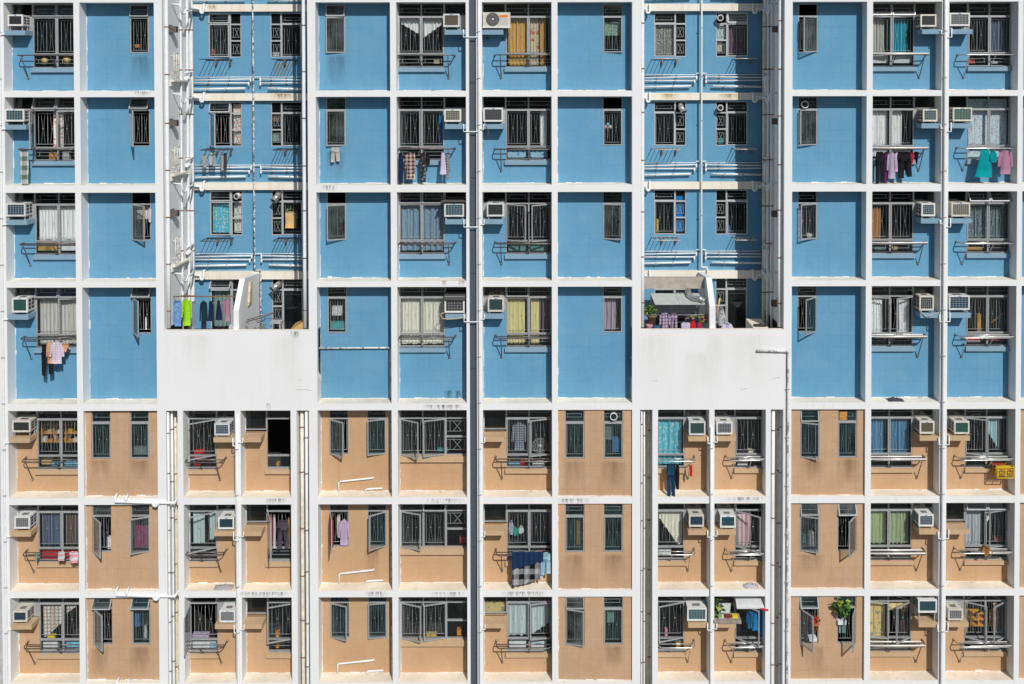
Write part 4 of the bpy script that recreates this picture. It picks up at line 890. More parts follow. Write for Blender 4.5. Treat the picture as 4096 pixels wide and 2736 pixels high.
ibox((3500, 3545), (990, 1000), 'I', 3, mat('jade_box', (.12, .25, .22), .5), 'storage_crate', 'small green tray behind the lower left pane', 'tray'); ibox((3568, 3590), (988, 1000), 'I', 3, CARD, 'cardboard_box', 'small cardboard box behind the lower right pane', 'box')
ibox((3868, 3920), (1362, 1370), 'J', 4, WBX, 'storage_box', 'flat white box behind the lower left pane', 'box', dep=.1) ; ibox((3868, 3918), (1348, 1360), 'J', 4, RED, 'storage_box', 'red box lid behind the lower left pane', 'box')
ibox((3868, 3930), (990, 1002), 'J', 3, WOOD, 'storage_box', 'orange wooden box behind the lower left pane', 'box'); ibox((3960, 4030), (1350, 1364), 'J', 4, mat('dark_red', (.2, .03, .02), .6), 'storage_box', 'dark red box behind the lower right pane', 'box')
ibox((3910, 3925), (1258, 1330), 'J', 4, WOOD, 'wooden_chair_back', 'upright wooden slat inside the left casement', 'chair')
x0, z0 = at(3965, 1290, YI + .1); x1, z1 = at(4022, 1245, YI + .1); tag(MB().tube([(x0, YI + .1, z0), (x1, YI + .1, z1)], .028, 6).build('wooden_plank', WOOD), L('slanting yellow plank inside the right casement', 'J', 4), 'plank')
def shelf_unit(c, r, px, py, mtl, label, name='shelf_unit', items=True):
    x0, z1 = at(px[0], py[0], DEP + .45); x1, z0 = at(px[1], py[1], DEP + .45); Y = DEP + .45
    t = thing(name, ((x0 + x1) / 2, Y, z0), L(label, c, r), 'shelf'); f = MB()
    for q in range(4): xx = x0 + (x1 - x0) * q / 3; f.box(xx - .014, xx + .014, Y, Y + .25, z0, z1)
    for q in range(3): zz = z0 + (z1 - z0) * q / 2; f.box(x0 - .016, x1 + .016, Y - .005, Y + .24, zz - .012, zz + .012)
    part(f, 'frame', mtl, t)
    if items:
        for q in range(7):
            xx = x0 + (x1 - x0) * (q + .5) / 7; zz = z0 + .013 + (z1 - z0) * .5 * (q % 2); w_ = rnd.uniform(.04, .08)
            part(MB().box(xx - w_, xx + w_, Y + .0, Y + .15, zz, zz + rnd.uniform(.08, .18)), 'stored_item', rnd.choice([mat('yellow_toy', (.75, .6, .02), .5), WBX, BBX, CARD, WOOD]), t)
shelf_unit('A', 5, (165, 312), (1700, 1768), WOOD, 'orange wooden shelves with coloured goods'); shelf_unit('J', 7, (3885, 3975), (2455, 2503), mat('amber_wood', (.8, .38, .03), .5), 'amber wooden furniture behind open casements', 'cabinet', False)
# straw hats, electric fan, hanging clothes indoors
for i, (px, py, r_) in enumerate(((176, 243, .125), (265, 239, .145))):
    x, z = at(px, py, DEP + .12); m_ = MB(); n = 20; m_.v.append((x + .02, DEP + .07, z + .02))
    for q in range(n): a = 2 * math.pi * q / n; m_.v.append((x + r_ * math.cos(a), DEP + .13, z + r_ * math.sin(a)))
    for q in range(n): m_.face((0, 1 + q, 1 + (q + 1) % n), 0, True)
    m_.face(tuple(range(n, 0, -1)))
    tag(m_.build('straw_hat', mat('straw', (.72, .52, .22), .8, 0, .15, 40)), f'round straw hat in the {"left" if i == 0 else "right"} lower pane, top row, far left column', 'hat', 'straw hats')
x, z = at(2160, 1783, YI + .05); Y = YI + .06
t = thing('electric_fan', (x, Y, z - .4), 'white electric fan on a stand inside open window, upper tan row, right of dark strip', 'fan')
g = MB()
for rr in (.08, .14, .19, .225): g.tube([(x + rr * math.cos(2 * math.pi * k / 24), Y, z + rr * math.sin(2 * math.pi * k / 24)) for k in range(25)], .005, 4, cap=False)
for k in range(14): a = 2 * math.pi * k / 14; g.tube([(x, Y - .02, z), (x + .225 * math.cos(a), Y, z + .225 * math.sin(a))], .003, 4)
part(g, 'guard', mat('fan_wire', (.6, .62, .6), .4), t); part(MB().ball((x, Y - .02, z), .05), 'hub', WBX, t); part(MB().tube([(x, Y + .04, z - .05), (x, Y + .04, z - .75)], .018, 6), 'stand', WBX, t)

# ------------------------------------------------------------------ laundry
def ftube(mb, rows, Y, th, seed, m=0, n=14):
    q = random.Random(seed); ph = q.uniform(0, 6); base = len(mb.v)
    for i, (x, z, w_) in enumerate(rows):
        for j in range(n):
            a = 2 * math.pi * j / n; u = math.cos(a) * w_ / 2
            mb.v.append((x + u, Y + math.sin(a) * th + th * .7 * math.sin(u * 38 + ph + i * .5), z + .006 * math.sin(j * 2.2 + ph)))
    for i in range(len(rows) - 1):
        for j in range(n): a = base + i * n; mb.face((a + j, a + (j + 1) % n, a + n + (j + 1) % n, a + n + j), m, True)
    mb.face(tuple(base + j for j in range(n)), m); e = base + (len(rows) - 1) * n; mb.face(tuple(e + j for j in reversed(range(n))), m)
def garment(kind, px, py, Y, m, name, label, cat, group='laundry hanging outside', lean=0, hook=True):
    x0, z1 = at(px[0], py[0], Y); x1, z0 = at(px[1], py[1], Y); W, H = x1 - x0, z1 - z0; cx = (x0 + x1) / 2; mb = MB(); s = int(px[0] * 7 + py[0]); th = min(.03, W * .2)
    def rw(lst): return [(cx + dx * W + lean * W * f, z1 - f * H, max(.012, w_ * W)) for f, w_, dx in lst]
    if kind == 'shirt':
        ftube(mb, rw([(0, .16, 0), (.05, .42, 0), (.13, .60, 0), (.4, .58, 0), (.75, .62, .01), (1, .66, 0)]), Y, th, s)
        for d in (-1, 1): ftube(mb, rw([(.06, .12, d * .26), (.12, .20, d * .32), (.35, .20, d * .37), (.62, .17, d * .41), (.68, .15, d * .415)]), Y - .01, th * .7, s + d)
    elif kind == 'trousers':
        ftube(mb, rw([(0, .8, 0), (.06, .86, 0), (.2, .92, 0), (.32, .9, 0)]), Y, th, s)
        for d in (-1, 1): ftube(mb, rw([(.25, .46, d * .22), (.5, .42, d * .24), (.8, .38, d * .27), (1 if d < 0 else .95, .36, d * .28)]), Y + .004 * d, th, s + d)
    elif kind == 'dress': ftube(mb, rw([(0, .2, 0), (.06, .5, 0), (.3, .6, 0), (.7, .85, .02), (1, .98, .0)]), Y, th, s)
    elif kind == 'strip': ftube(mb, rw([(0, .6, 0), (.1, .85, 0), (.5, .9, .03), (.85, .85, -.03), (1, .7, .05)]), Y, th, s)
    elif kind == 'top':
        ftube(mb, rw([(.16, .7, 0), (.25, .9, 0), (.7, .86, 0), (1, .95, 0)]), Y, th, s)
        for d in (-1, 1): mb.tube([(cx + d * W * .25, Y, z1), (cx + d * W * .32, Y, z1 - .2 * H)], .008, 5)
    elif kind == 'brief':
        ftube(mb, rw([(0, .95, 0), (.25, .9, 0), (.6, .55, 0), (1, .22, 0)]), Y, th, s)
    elif kind == 'bag': ftube(mb, rw([(0, .3, 0), (.2, .7, 0), (.6, 1, 0), (.9, .9, 0), (1, .6, 0)]), Y, max(th, W * .25), s)
    o = tag(mb.build(name, m), label, cat, group)
    return o
def G(*a, **k): return garment(*a, **k)
NAVY = cloth('navy', (.012, .02, .06)); BLK = cloth('black_cloth', (.012, .012, .014)); LIL = cloth('lilac', (.42, .32, .46)); LAV = cloth('lavender', (.5, .47, .62)); WHT = cloth('white_cloth', (.68, .68, .69)); GRY = cloth('grey_cloth', (.32, .31, .30)); PNK = cloth('mauve_pink', (.38, .19, .28))
G('strip', (77, 116), (596, 738), .06, cloth('grey_white_check', (.55, .57, .55), 'check', (.10, .15, .11), .42), 'towel', 'grey and white checked cloth hanging at rack end, second row, far left column', 'towel')
G('trousers', (164, 213), (1378, 1502), .10, BLK, 'trousers', 'long black trousers on the rack, lowest blue row, far left column', 'trousers')
G('shirt', (184, 214), (1368, 1453), .08, cloth('peach', (.62, .34, .2)), 'shirt', 'peach shirt on the rack, lowest blue row, far left column', 'shirt'); G('shirt', (196, 258), (1366, 1454), .03, cloth('lilac_check', (.52, .42, .52), 'check', (.62, .55, .62), 1.6), 'shirt', 'lilac checked shirt on the rack, lowest blue row, far left column', 'shirt')
G('brief', (242, 280), (1375, 1407), .05, cloth('peach', (.62, .34, .2)), 'underwear', 'peach underwear on the rack, lowest blue row, far left column', 'underwear')
G('brief', (138, 153), (2214, 2246), .05, cloth('teal_grey', (.2, .3, .33)), 'underwear', 'small dark cloth on the rack, middle tan row, far left column', 'cloth'); G('strip', (228, 262), (2208, 2242), .04, cloth('mint', (.42, .62, .58), 'stripe', (.6, .3, .3), .6), 'towel', 'mint cloth on the rack, middle tan row, far left column', 'towel'); G('strip', (274, 316), (2208, 2250), .04, cloth('white_pink', (.66, .6, .62), 'stripe', (.7, .3, .38), .5), 'towel', 'white and pink towel on the rack, middle tan row, far left column', 'towel')
G('trousers', (1322, 1361), (588, 648), DEP - .1, cloth('pale_grey', (.42, .41, .39)), 'towel', 'pale grey cloth hanging out of narrow window, second row, right of left parapet', 'cloth')
e2 = 'second row, left of dark strip'
G('strip', (1592, 1614), (612, 734), .05, NAVY, 'trousers', f'navy trousers at the left rack end, {e2}', 'trousers'); G('shirt', (1616, 1664), (610, 716), .06, cloth('brown_check', (.48, .38, .34), 'check', (.07, .025, .02), 1.0), 'shirt', f'brown and white checked shirt, {e2}', 'shirt'); G('strip', (1648, 1662), (612, 718), .16, cloth('beige', (.6, .5, .4)), 'scarf', f'beige scarf behind the checked shirt, {e2}', 'scarf')
G('strip', (1680, 1705), (612, 728), .05, cloth('black_floral', (.03, .03, .03), 'floral', (.3, .28, .28), 1.6), 'dress', f'black flowered dress, {e2}', 'dress'); G('bag', (1698, 1720), (614, 660), .14, BLK, 'cap', f'small black cloth beside flowered dress, {e2}', 'cloth')
G('dress', (1758, 1786), (608, 697), .06, LAV, 'shirt', f'lavender shirt near the right rack end, {e2}', 'shirt'); G('strip', (1783, 1797), (612, 716), .10, cloth('black_stripe', (.03, .03, .04), 'stripe', (.4, .4, .4), 2), 'shirt', f'black striped shirt at right rack end, {e2}', 'shirt')
i2 = 'second row, left of right drainpipe'
G('trousers', (3500, 3538), (608, 734), .05, BLK, 'trousers', f'long black trousers at left of the laundry row, {i2}', 'trousers'); G('strip', (3534, 3553), (608, 730), .12, cloth('plum', (.12, .02, .10)), 'shirt', f'plum shirt behind black trousers, {i2}', 'shirt'); G('shirt', (3546, 3586), (608, 714), .04, LIL, 'shirt', f'lilac shirt in the laundry row, {i2}', 'shirt')
G('shirt', (3574, 3600), (610, 686), .10, LAV, 'blouse', f'lavender blouse in the laundry row, {i2}', 'blouse'); G('trousers', (3588, 3648), (610, 712), .05, BLK, 'trousers', f'wide black trousers in the laundry row, {i2}', 'trousers', lean=.05); G('strip', (3610, 3624), (608, 680), .16, cloth('mid_grey', (.2, .2, .24)), 'shirt', f'dark grey cloth behind wide black trousers, {i2}', 'shirt')
G('top', (3622, 3640), (612, 650), .08, cloth('beige', (.6, .5, .4)), 'camisole', f'beige camisole in the laundry row, {i2}', 'camisole'); G('brief', (3639, 3657), (612, 654), .06, cloth('crimson', (.42, .03, .07)), 'underwear', f'crimson underwear in the laundry row, {i2}', 'underwear'); G('brief', (3656, 3676), (608, 656), .05, BLK, 'underwear', f'black underwear at right rack end, {i2}', 'underwear')
j2 = 'second row, far right column'; TEAL = cloth('teal_garment', (.0, .27, .29))
G('dress', (3904, 3976), (596, 708), .03, TEAL, 'jacket', f'long teal hooded jacket, {j2}', 'jacket', lean=-.08); G('bag', (3954, 3990), (604, 648), .05, TEAL, 'cap', f'small teal garment beside teal jacket, {j2}', 'cloth'); G('shirt', (3990, 4052), (600, 696), .03, PNK, 'shirt', f'mauve pink long-sleeved shirt, {j2}', 'shirt')
t1 = 'second row, left shaft'
for i, (px, py, m_) in enumerate((((808, 829), (618, 668), GRY), ((836, 850), (610, 660), cloth('pale_grey', (.42, .41, .39))), ((848, 864), (610, 664), GRY), ((880, 896), (608, 680), GRY), ((892, 910), (612, 684), cloth('charcoal', (.05, .05, .055))))):
    G('strip', px, py, DT - .42, m_, 'garment', f'{["leftmost", "second", "third", "fourth", "charcoal rightmost"][i]} of five grey garments on the kitchen rack, {t1}', 'garment')
G('top', (1138, 1186), (834, 912), DT - .06, cloth('apricot', (.66, .42, .18), 'stripe', (.62, .45, .24), .35), 'camisole', 'apricot camisole on green hanger, third row, left shaft', 'camisole')
x, z = at(1162, 838, DT - .06); tag(MB().tube([(x - .14, DT - .06, z - .06), (x, DT - .06, z + .03), (x + .14, DT - .06, z - .06), (x - .14, DT - .06, z - .06)], .008, 5).tube([(x, DT - .06, z + .03), (x, DT - .06, z + .10)], .006, 5).build('hanger', mat('green_plastic', (.1, .45, .06), .4)), 'green hanger holding the apricot camisole, left shaft', 'hanger')
# blanket and shorts on the rack
Y = .03; x0, z1 = at(2046, 2208, Y); x1 = atx(2150, 2208, Y); zb = atz(2060, 2352, Y); mid = atz(2060, 2262, Y)
for nm, za, zz, m_, lb, yy, sh in (('blanket', z1 + .02, zb, cloth('black_check', (.34, .35, .36), 'check', (.008, .008, .01), .36), 'large grey and black checked blanket on the rack, middle tan row, right of dark strip', .035, lambda u: 1 - .25 * u),
                          ('quilt', z1 + .03, mid, cloth('denim', (.01, .03, .085)), 'navy quilt folded over checked blanket, middle tan row, right of dark strip', -.012, lambda u: 1.22 - .55 * u)):
    sheet(x0 + .02, x1 + (.17 if nm == 'quilt' else .08), za, zz, yy, m_, nm, lb, nm, .014, .16, sh)
sheet(x1 + .07, x1 + .15, z1, z1 - .85, .09, cloth('red_edge', (.55, .04, .08), 'stripe', (.66, .6, .6), .3), 'blanket', 'red and white blanket edge behind checked blanket, middle tan row, right of dark strip', 'blanket', .01, .1)
G('trousers', (2160, 2204), (2212, 2298), .05, cloth('sky_denim', (.28, .46, .58)), 'shorts', 'light blue shorts beside the checked blanket, middle tan row, right of dark strip', 'shorts')
m5 = 'upper tan row, below right parapet'
G('trousers', (2664, 2698), (1856, 1992), .04, cloth('dark_denim', (.01, .05, .10)), 'jeans', f'dark blue jeans on the rack, {m5}', 'jeans', lean=.12); G('strip', (2686, 2704), (1860, 1958), .08, BLK, 'garment', f'black garment beside dark jeans, {m5}', 'garment'); G('strip', (2702, 2718), (1860, 1956), .05, BLK, 'garment', f'second black garment right of dark jeans, {m5}', 'garment'); G('strip', (2758, 2770), (1862, 1905), .05, cloth('scarlet', (.5, .01, .01)), 'sock', f'small scarlet sock at rack end, {m5}', 'sock')
c6 = 'middle tan row, below left parapet'
G('trousers', (1106, 1158), (2082, 2194), DEP - .05, cloth('slate', (.07, .06, .08)), 'trousers', f'slate grey trousers in the open window, {c6}', 'trousers'); G('strip', (1076, 1090), (2060, 2200), DEP - .02, cloth('salmon', (.45, .12, .1)), 'shirt', f'salmon shirt at left of open window, {c6}', 'shirt'); G('strip', (1090, 1104), (2062, 2192), DEP - .01, cloth('pale_cloth', (.5, .45, .46)), 'shirt', f'striped pale shirt in open window, {c6}', 'shirt')
G('strip', (1136, 1150), (2140, 2192), DEP + .06, WHT, 'shirt', f'white shirt behind slate trousers, {c6}', 'shirt'); G('strip', (1150, 1162), (2070, 2192), DEP - .0, cloth('tan_cloth', (.35, .2, .1)), 'shirt', f'tan shirt at right of open window, {c6}', 'shirt')
d6 = 'middle tan row, right of left parapet'
G('strip', (1318, 1336), (2072, 2186), DEP - .05, cloth('brick', (.22, .03, .02)), 'jacket', f'brick red jacket in open narrow window, {d6}', 'jacket'); G('shirt', (1352, 1400), (2078, 2180), DEP - .03, LIL, 'shirt', f'lilac shirt in open narrow window, {d6}', 'shirt'); G('strip', (1346, 1362), (2062, 2150), DEP + .0, cloth('pale_cloth', (.5, .45, .46)), 'towel', f'white towel in open narrow window, {d6}', 'towel')
m7 = 'bottom tan row, below right parapet'; BLU = cloth('azure', (.0, .17, .42))
for px, py, k, w_ in (((2984, 3014), (2440, 2512), 'shirt', 'left'), ((3008, 3034), (2440, 2520), 'dress', 'middle'), ((3036, 3056), (2440, 2545), 'strip', 'right')): G(k, px, py, DEP - .06, BLU, 'work_shirt', f'{w_} azure garment in the open window, {m7}', 'shirt')
G('shirt', (2044, 2108), (1690, 1800), YI, cloth('plaid_navy', (.35, .38, .42), 'check', (.02, .03, .08), 1.6), 'shirt', 'navy checked shirt inside the window, upper tan row, right of dark strip', 'shirt'); G('bag', (2052, 2072), (2106, 2140), YI, cloth('emerald', (.0, .4, .26)), 'cloth_toy', 'emerald cloth inside the window, middle tan row, right of dark strip', 'cloth'); G('bag', (2072, 2096), (2102, 2132), YI, WHT, 'cloth_toy', 'white crumpled cloth inside the window, middle tan row, right of dark strip', 'cloth')
G('bag', (2034, 2056), (2085, 2135), YI + .05, cloth('pale_blue', (.45, .5, .6)), 'cloth_toy', 'pale blue sack inside the window, middle tan row, right of dark strip', 'cloth')
G('shirt', (3192, 3206), (80, 195), DEP - .03, cloth('grey_plum', (.12, .1, .13)), 'garment', 'dim grey garment by the open narrow window, top row, right of right parapet', 'garment'); G('strip', (3192, 3203), (840, 950), DEP + .02, cloth('blue_print', (.2, .24, .4), 'floral', (.5, .5, .6)), 'garment', 'blue print garment by the open narrow window, third row, right of right parapet', 'garment')
G('strip', (592, 606), (833, 888), DEP - .04, cloth('white_pink2', (.66, .55, .6)), 'towel', 'white and pink towel by the open narrow window, third row, second column', 'towel'); G('strip', (580, 588), (1268, 1318), DEP + .02, WHT, 'towel', 'white towel by the open narrow window, lowest blue row, second column', 'towel')
G('strip', (576, 588), (2500, 2550), .30, WHT, 'towel', 'white towel behind the right window, bottom tan row, second column', 'towel')
# rags on ledges
def rag(px, py, r, m, label, dep=.2):
    x0, z0 = at(px[0], py[1], dep); x1 = atx(px[1], py[1], dep); z = RZ[r][1]; mb = MB(); q = random.Random(int(px[0])); nx, ny = 14, 6
    for j in range(ny + 1):
        for i in range(nx + 1):
            u, v = i / nx, j / ny; e = math.sin(math.pi * u) * math.sin(math.pi * v)
            mb.v.append((x0 + (x1 - x0) * u + q.uniform(-.015, .015), .06 + .28 * v + q.uniform(-.02, .02), z + .004 + e * q.uniform(.02, .11)))
    for j in range(ny):
        for i in range(nx): a = j * (nx + 1) + i; mb.face((a, a + 1, a + nx + 2, a + nx + 1), 0, True)
    tag(mb.build('rag', m), label, 'rag', 'rags lying on ledges')
rag((3547, 3612), (1590, 1618), 4, cloth('charcoal_rag', (.06, .06, .08)), 'dark grey rag lying on the ledge, lowest blue row, left of right drainpipe'); rag((857, 934), (2345, 2374), 6, cloth('grey_rag', (.36, .36, .37)), 'flat grey rag lying on the ledge, middle tan row, below left parapet')
rag((2973, 3032), (2326, 2345), 6, cloth('print_rag', (.5, .5, .55), 'floral', (.12, .1, .2), 2), 'crumpled printed rag lying on the ledge, middle tan row, below right parapet')
G('bag', (3922, 3968), (2186, 2216), .10, cloth('brown_fur', (.28, .14, .04)), 'fur_toy', 'brown furry toy lying on the rack, middle tan row, far right column', 'toy')
# yellow crate hanging under the rack
Y = -.02; x0, z1 = at(3990, 1868, Y); x1, z0 = at(4058, 1914, Y)
t = thing('plastic_crate', ((x0 + x1) / 2, .12, z0), 'yellow plastic crate hung under the rack, upper tan row, far right column', 'crate'); YEL = mat('yellow_plastic', (.62, .41, .02), .5)
f = MB()
for yy in (Y, Y + .30):
    for xx in (x0, x1 - .025, (x0 + x1) / 2 - .01): f.box(xx, xx + .025, yy, yy + .02, z0 + .0255, z1 - .0255)
    for zz in (z0, z1 - .025): f.box(x0, x1, yy, yy + .02, zz, zz + .025)
    for k in range(3): zz = z0 + .09 + .08 * k; f.box(x0 + .026, x1 - .026, yy + .004, yy + .014, zz, zz + .012)
for xx in (x0, x1 - .02):
    for k in range(4): zz = z0 + .0 + (z1 - z0 - .02) * k / 3; f.box(xx, xx + .02, Y + .0205, Y + .2995, zz, zz + .02)
f.box(x0 + .02, x1 - .02, Y + .14, Y + .16, z0 + .02, z1 - .02); part(f, 'lattice', YEL, t)
g = MB()
for q in (.27, .73): cx = x0 + (x1 - x0) * q; g.tube([(cx + .07 * math.cos(2 * math.pi * k / 16), Y - .008, (z0 + z1) / 2 + .02 + .07 * math.sin(2 * math.pi * k / 16)) for k in range(17)], .014, 5, cap=False)
part(g, 'ring', mat('brown_ring', (.4, .18, .05), .5), t); part(MB().box(x0 - .10, x1 - .2, .1, .3, z1 + .005, z1 + .02), 'lid', mat('orange_red', (.35, .06, .02), .6), t)

# ------------------------------------------------------------------ ducts, terraces, plants
ALU = mat('duct_foil', (.55, .55, .54), .3, .8, .2, 30)
def duct(name, pts, r_, m, label):
    t = thing(name, pts[0], label, 'exhaust duct', 'kitchen exhaust ducts'); mb = MB().tube(pts, r_, 12); part(mb, 'tube', m, t)
    e = Vector(pts[-1]); d = (e - Vector(pts[-2])).normalized(); part(MB().tube([e + d * .0005, e + d * .003], r_ * .68, 12), 'dark_mouth', BLACK, t)
    part(MB().tube([e - d * .02, e + d * .012], r_ + .012, 12, cap=False), 'rim', m, t)
def dpt(px, py, Y): x, z = at(px, py, Y); return (x, Y, z)
duct('exhaust_duct', [dpt(960, 785, DT + .08), dpt(952, 782, DT - .14), dpt(945, 786, DT - .22)], .085, mat('white_duct', (.6, .6, .58), .5), 'white round duct in the left narrow light, third row, left shaft'); duct('exhaust_duct', [dpt(1116, 772, DT + .05), dpt(1110, 785, DT - .2), dpt(1094, 804, DT - .34)], .1, ALU, 'foil duct slanting down from kitchen window, third row, left shaft')
duct('exhaust_duct', [dpt(1120, 1130, DT + .05), dpt(1112, 1140, DT - .2), dpt(1088, 1158, DT - .36)], .1, ALU, 'foil duct slanting down by the terrace door, left shaft'); duct('exhaust_duct', [dpt(2724, 420, DT + .05), dpt(2722, 425, DT - .18), dpt(2735, 448, DT - .30)], .09, ALU, 'foil duct bending down from kitchen window, second row, right shaft')
duct('exhaust_duct', [dpt(2882, 70, DT + .06), dpt(2882, 70, DT - .05), dpt(2882, 71, DT - .2)], .1, mat('white_duct', (.6, .6, .58), .5), 'white round duct mouth, top row, right shaft'); duct('exhaust_duct', [dpt(2882, 430, DT + .06), dpt(2882, 430, DT - .05), dpt(2882, 431, DT - .2)], .095, mat('white_duct', (.6, .6, .58), .5), 'white round duct mouth, second row, right shaft')
for px, py, Y, lb in ((2454, 1664, .05, 'round white exhaust fan in top pane, upper tan row, left of right parapet'), (3218, 418, DEP, 'round white vent ring in top pane, second row, right of right parapet')):
    x, z = at(px, py, Y); t = thing('window_fan', (x, Y, z - .1), lb, 'exhaust fan'); part(MB().tube([(x, Y + .02, z), (x, Y - .06, z)], .105, 16, cap=False).tube([(x + .098 * math.cos(2 * math.pi * k / 20), Y - .06, z + .098 * math.sin(2 * math.pi * k / 20)) for k in range(21)], .015, 5, cap=False), 'ring', WBX, t); part(MB().tube([(x, Y - .02, z), (x, Y - .03, z)], .08, 14), 'blades', BLACK, t)
# slanting party walls on the terraces
for xa_, xb_, s, lb in ((atx(934, 1280, .15), atx(956, 1280, .15), 1, 'left'), (atx(2838, 1280, .15), atx(2861, 1280, .15), -1, 'right')):
    z = lambda py, Y: atz(1900, py, Y)
    part(MB().prism_x([(.141, -8.7), (.141, z(1240 if s > 0 else 1226, .14)), (.72, z(1112, .72)), (DT - .001 - .14, z(1088 if s > 0 else 1085, DT)), (DT - .141, -8.7)], xa_, xb_), 'terrace_party_wall', WHITE)
YT = .65
x0, z = at(690, 1186, YT); x1 = atx(940, 1184, YT)
pipe_thing('clothes_pole', [(x0, YT, z), (x1, YT, z)], .016, mat('rusty_pole', (.22, .11, .06), .8, 0, .4, 30), 'rusty brown pole across the left terrace holding laundry', [], group=None, n=7, cat='pole'); z2 = atz(700, 1212, .9)
tag(MB().tube([(x0, .9, z2), (x1 + .05, .9, z2)], .007, 5).build('clothes_line', GREYP), 'thin grey line behind the rusty pole on the left terrace', 'line')
tt = 'on the left terrace pole'
for k, px, py, m_, nm, lb in (('strip', (690, 730), (1202, 1304), cloth('blue_batik', (.12, .25, .52), 'floral', (.3, .42, .62), 1.8), 'sheet', 'blue patterned cloth at far left'), ('shirt', (724, 770), (1196, 1302), cloth('lime', (.30, .62, .02)), 'hoodie', 'lime green hooded top'),
        ('strip', (766, 786), (1206, 1312), cloth('grey_blue', (.2, .24, .3)), 'trousers', 'grey-blue garment right of the lime top'), ('shirt', (798, 832), (1202, 1322), cloth('navy_teal', (.012, .03, .045)), 'jacket', 'long dark navy jacket'), ('dress', (831, 854), (1204, 1284), NAVY, 'shirt', 'narrow navy shirt'),
        ('dress', (860, 889), (1202, 1280), NAVY, 'shirt', 'navy shirt with pale hem'), ('shirt', (896, 924), (1194, 1284), PNK, 'shirt', 'mauve shirt')):
    G(k, px, py, YT, m_, nm, f'{lb} {tt}', nm, 'laundry on the left terrace')
G('bag', (914, 936), (1296, 1324), .2, cloth('print_rag', (.5, .5, .55)), 'cloth_bag', 'pale printed bundle on the parapet by the left party wall', 'bundle')
# left terrace odds and ends
Yb = .9; xp = atx(956, 1280, .15) + .001
t = thing('weathered_board', (xp, 1.2, atz(1010, 1215, 1.)), 'weathered cream board leaning on the left party wall', 'board'); zA = atz(1010, 1218, 1.1); part(MB().prism_x([(.95, zA), (1.25, zA + .06), (1.3, zA + .62), (1.12, zA + .66)], xp, xp + .05), 'board', mat('cream_board', (.62, .5, .34), .8, 0, .35, 9), t)
x0, z0 = at(975, 1318, .5); t = thing('broken_chair', (x0 + .3, .55, z0), 'heap of rusty chair frames behind the left parapet', 'chair'); f = MB(); q = random.Random(4)
for k in range(16):
    a = (x0 + q.uniform(0, .6), .4 + q.uniform(0, .5), z0 + q.uniform(-.2, .35)); f.tube([a, (a[0] + q.uniform(-.35, .45), a[1] + q.uniform(-.1, .1), a[2] + q.uniform(-.2, .25))], .012, 5)
part(f, 'frame', mat('rusty_steel', (.2, .15, .12), .7, .3, .4, 25), t); f = MB().tube([(x0 + .1, .5, z0 + .28), (x0 + .5, .5, z0 + .4), (x0 + .85, .6, z0 + .48)], .015, 5).tube([(x0 + .05, .6, z0 + .2), (x0 + .5, .65, z0 + .32), (x0 + .85, .7, z0 + .44)], .015, 5); part(f, 'backrest', mat('rusty_steel', (.2, .15, .12), .7), t)
x0, z1 = at(1080, 1290, 1.3); x1 = atx(1122, 1290, 1.3); t = thing('stool', ((x0 + x1) / 2, 1.4, z1 - .45), 'grey stool by the terrace door, left shaft', 'stool'); part(MB().box(x0, x1, 1.3, 1.65, z1 - .04, z1), 'seat', GREYP, t)
for xx in (x0 + .01, x1 - .045):
    for yy in (1.32, 1.6): part(MB().box(xx, xx + .035, yy, yy + .035, z1 - .5, z1 - .041), 'leg', GREYP, t)
x0, z0 = at(1160, 1322, .3); x1, z1 = at(1219, 1284, .3); tag(MB().prism_x([(0, 0), (0, .01), (.3, .01), (.3, 0)], 0, 0.001).build('x', WOOD), '', '') if 0 else None
mb = MB(); mb.v += [(x0, .2, z0), (x1, .2, z0), (x1, .32, z1), (x0, .26, z0 + .02), (x0, .9, z0 + .02), (x1, .9, z0 + .02), (x1, .9, z1), (x0, .9, z0 + .06)]
for q_ in ((0, 1, 2, 3), (1, 5, 6, 2), (3, 2, 6, 7), (0, 3, 7, 4)): mb.face(q_)
tag(mb.build('plywood_sheet', mat('plywood', (.45, .27, .09), .7, 0, .2, 8)), 'brown plywood sheet slanting in the right corner, left terrace', 'sheet')
# right terrace: plastered hood, sloping awning, foil duct, plants, laundry
x0, x1 = TX2[0], atx(2838, 1280, .15) - .002
part(MB().box(x0, x1, .95, 1.15, atz(1900, 1156, .95), atz(1900, 1113, .95)), 'terrace_hood', mat('brown_plaster', (.40, .35, .30), .9, 0, .15, 5))
t = thing('terrace_awning', (x0 + .9, .9, atz(1900, 1218, .5)), 'pale grey sheet awning sloping over the right terrace', 'awning'); a = (atx(2602, 1175, .95), atx(2795, 1175, .95)); b_ = (atx(2620, 1218, .4), atx(2822, 1216, .4)); zt_, zb_ = atz(1900, 1175, .95), atz(1900, 1218, .4)
for k in (0, 1):
    p = [a[0] + (a[1] - a[0]) * (k * .5), a[0] + (a[1] - a[0]) * (.495 + k * .505)]; q = [b_[0] + (b_[1] - b_[0]) * (k * .5), b_[0] + (b_[1] - b_[0]) * (.495 + k * .505)]
    mb = MB()
    for dz in (0, -.02): mb.v += [(p[0], .95, zt_ + dz), (p[1], .95, zt_ + dz), (q[1], .4, zb_ + dz), (q[0], .4, zb_ + dz)]
    for f_ in ((0, 1, 2, 3), (7, 6, 5, 4), (3, 2, 6, 7), (0, 3, 7, 4), (1, 5, 6, 2)): mb.face(f_)
    part(mb, 'sheet_panel', mat('awning_sheet', (.44, .47, .46), .5, .1, .08, 4), t)
part(MB().box(a[0], a[1], .951, .975, zt_ - .6, zt_ - .0), 'back_frame', FRAME, t)
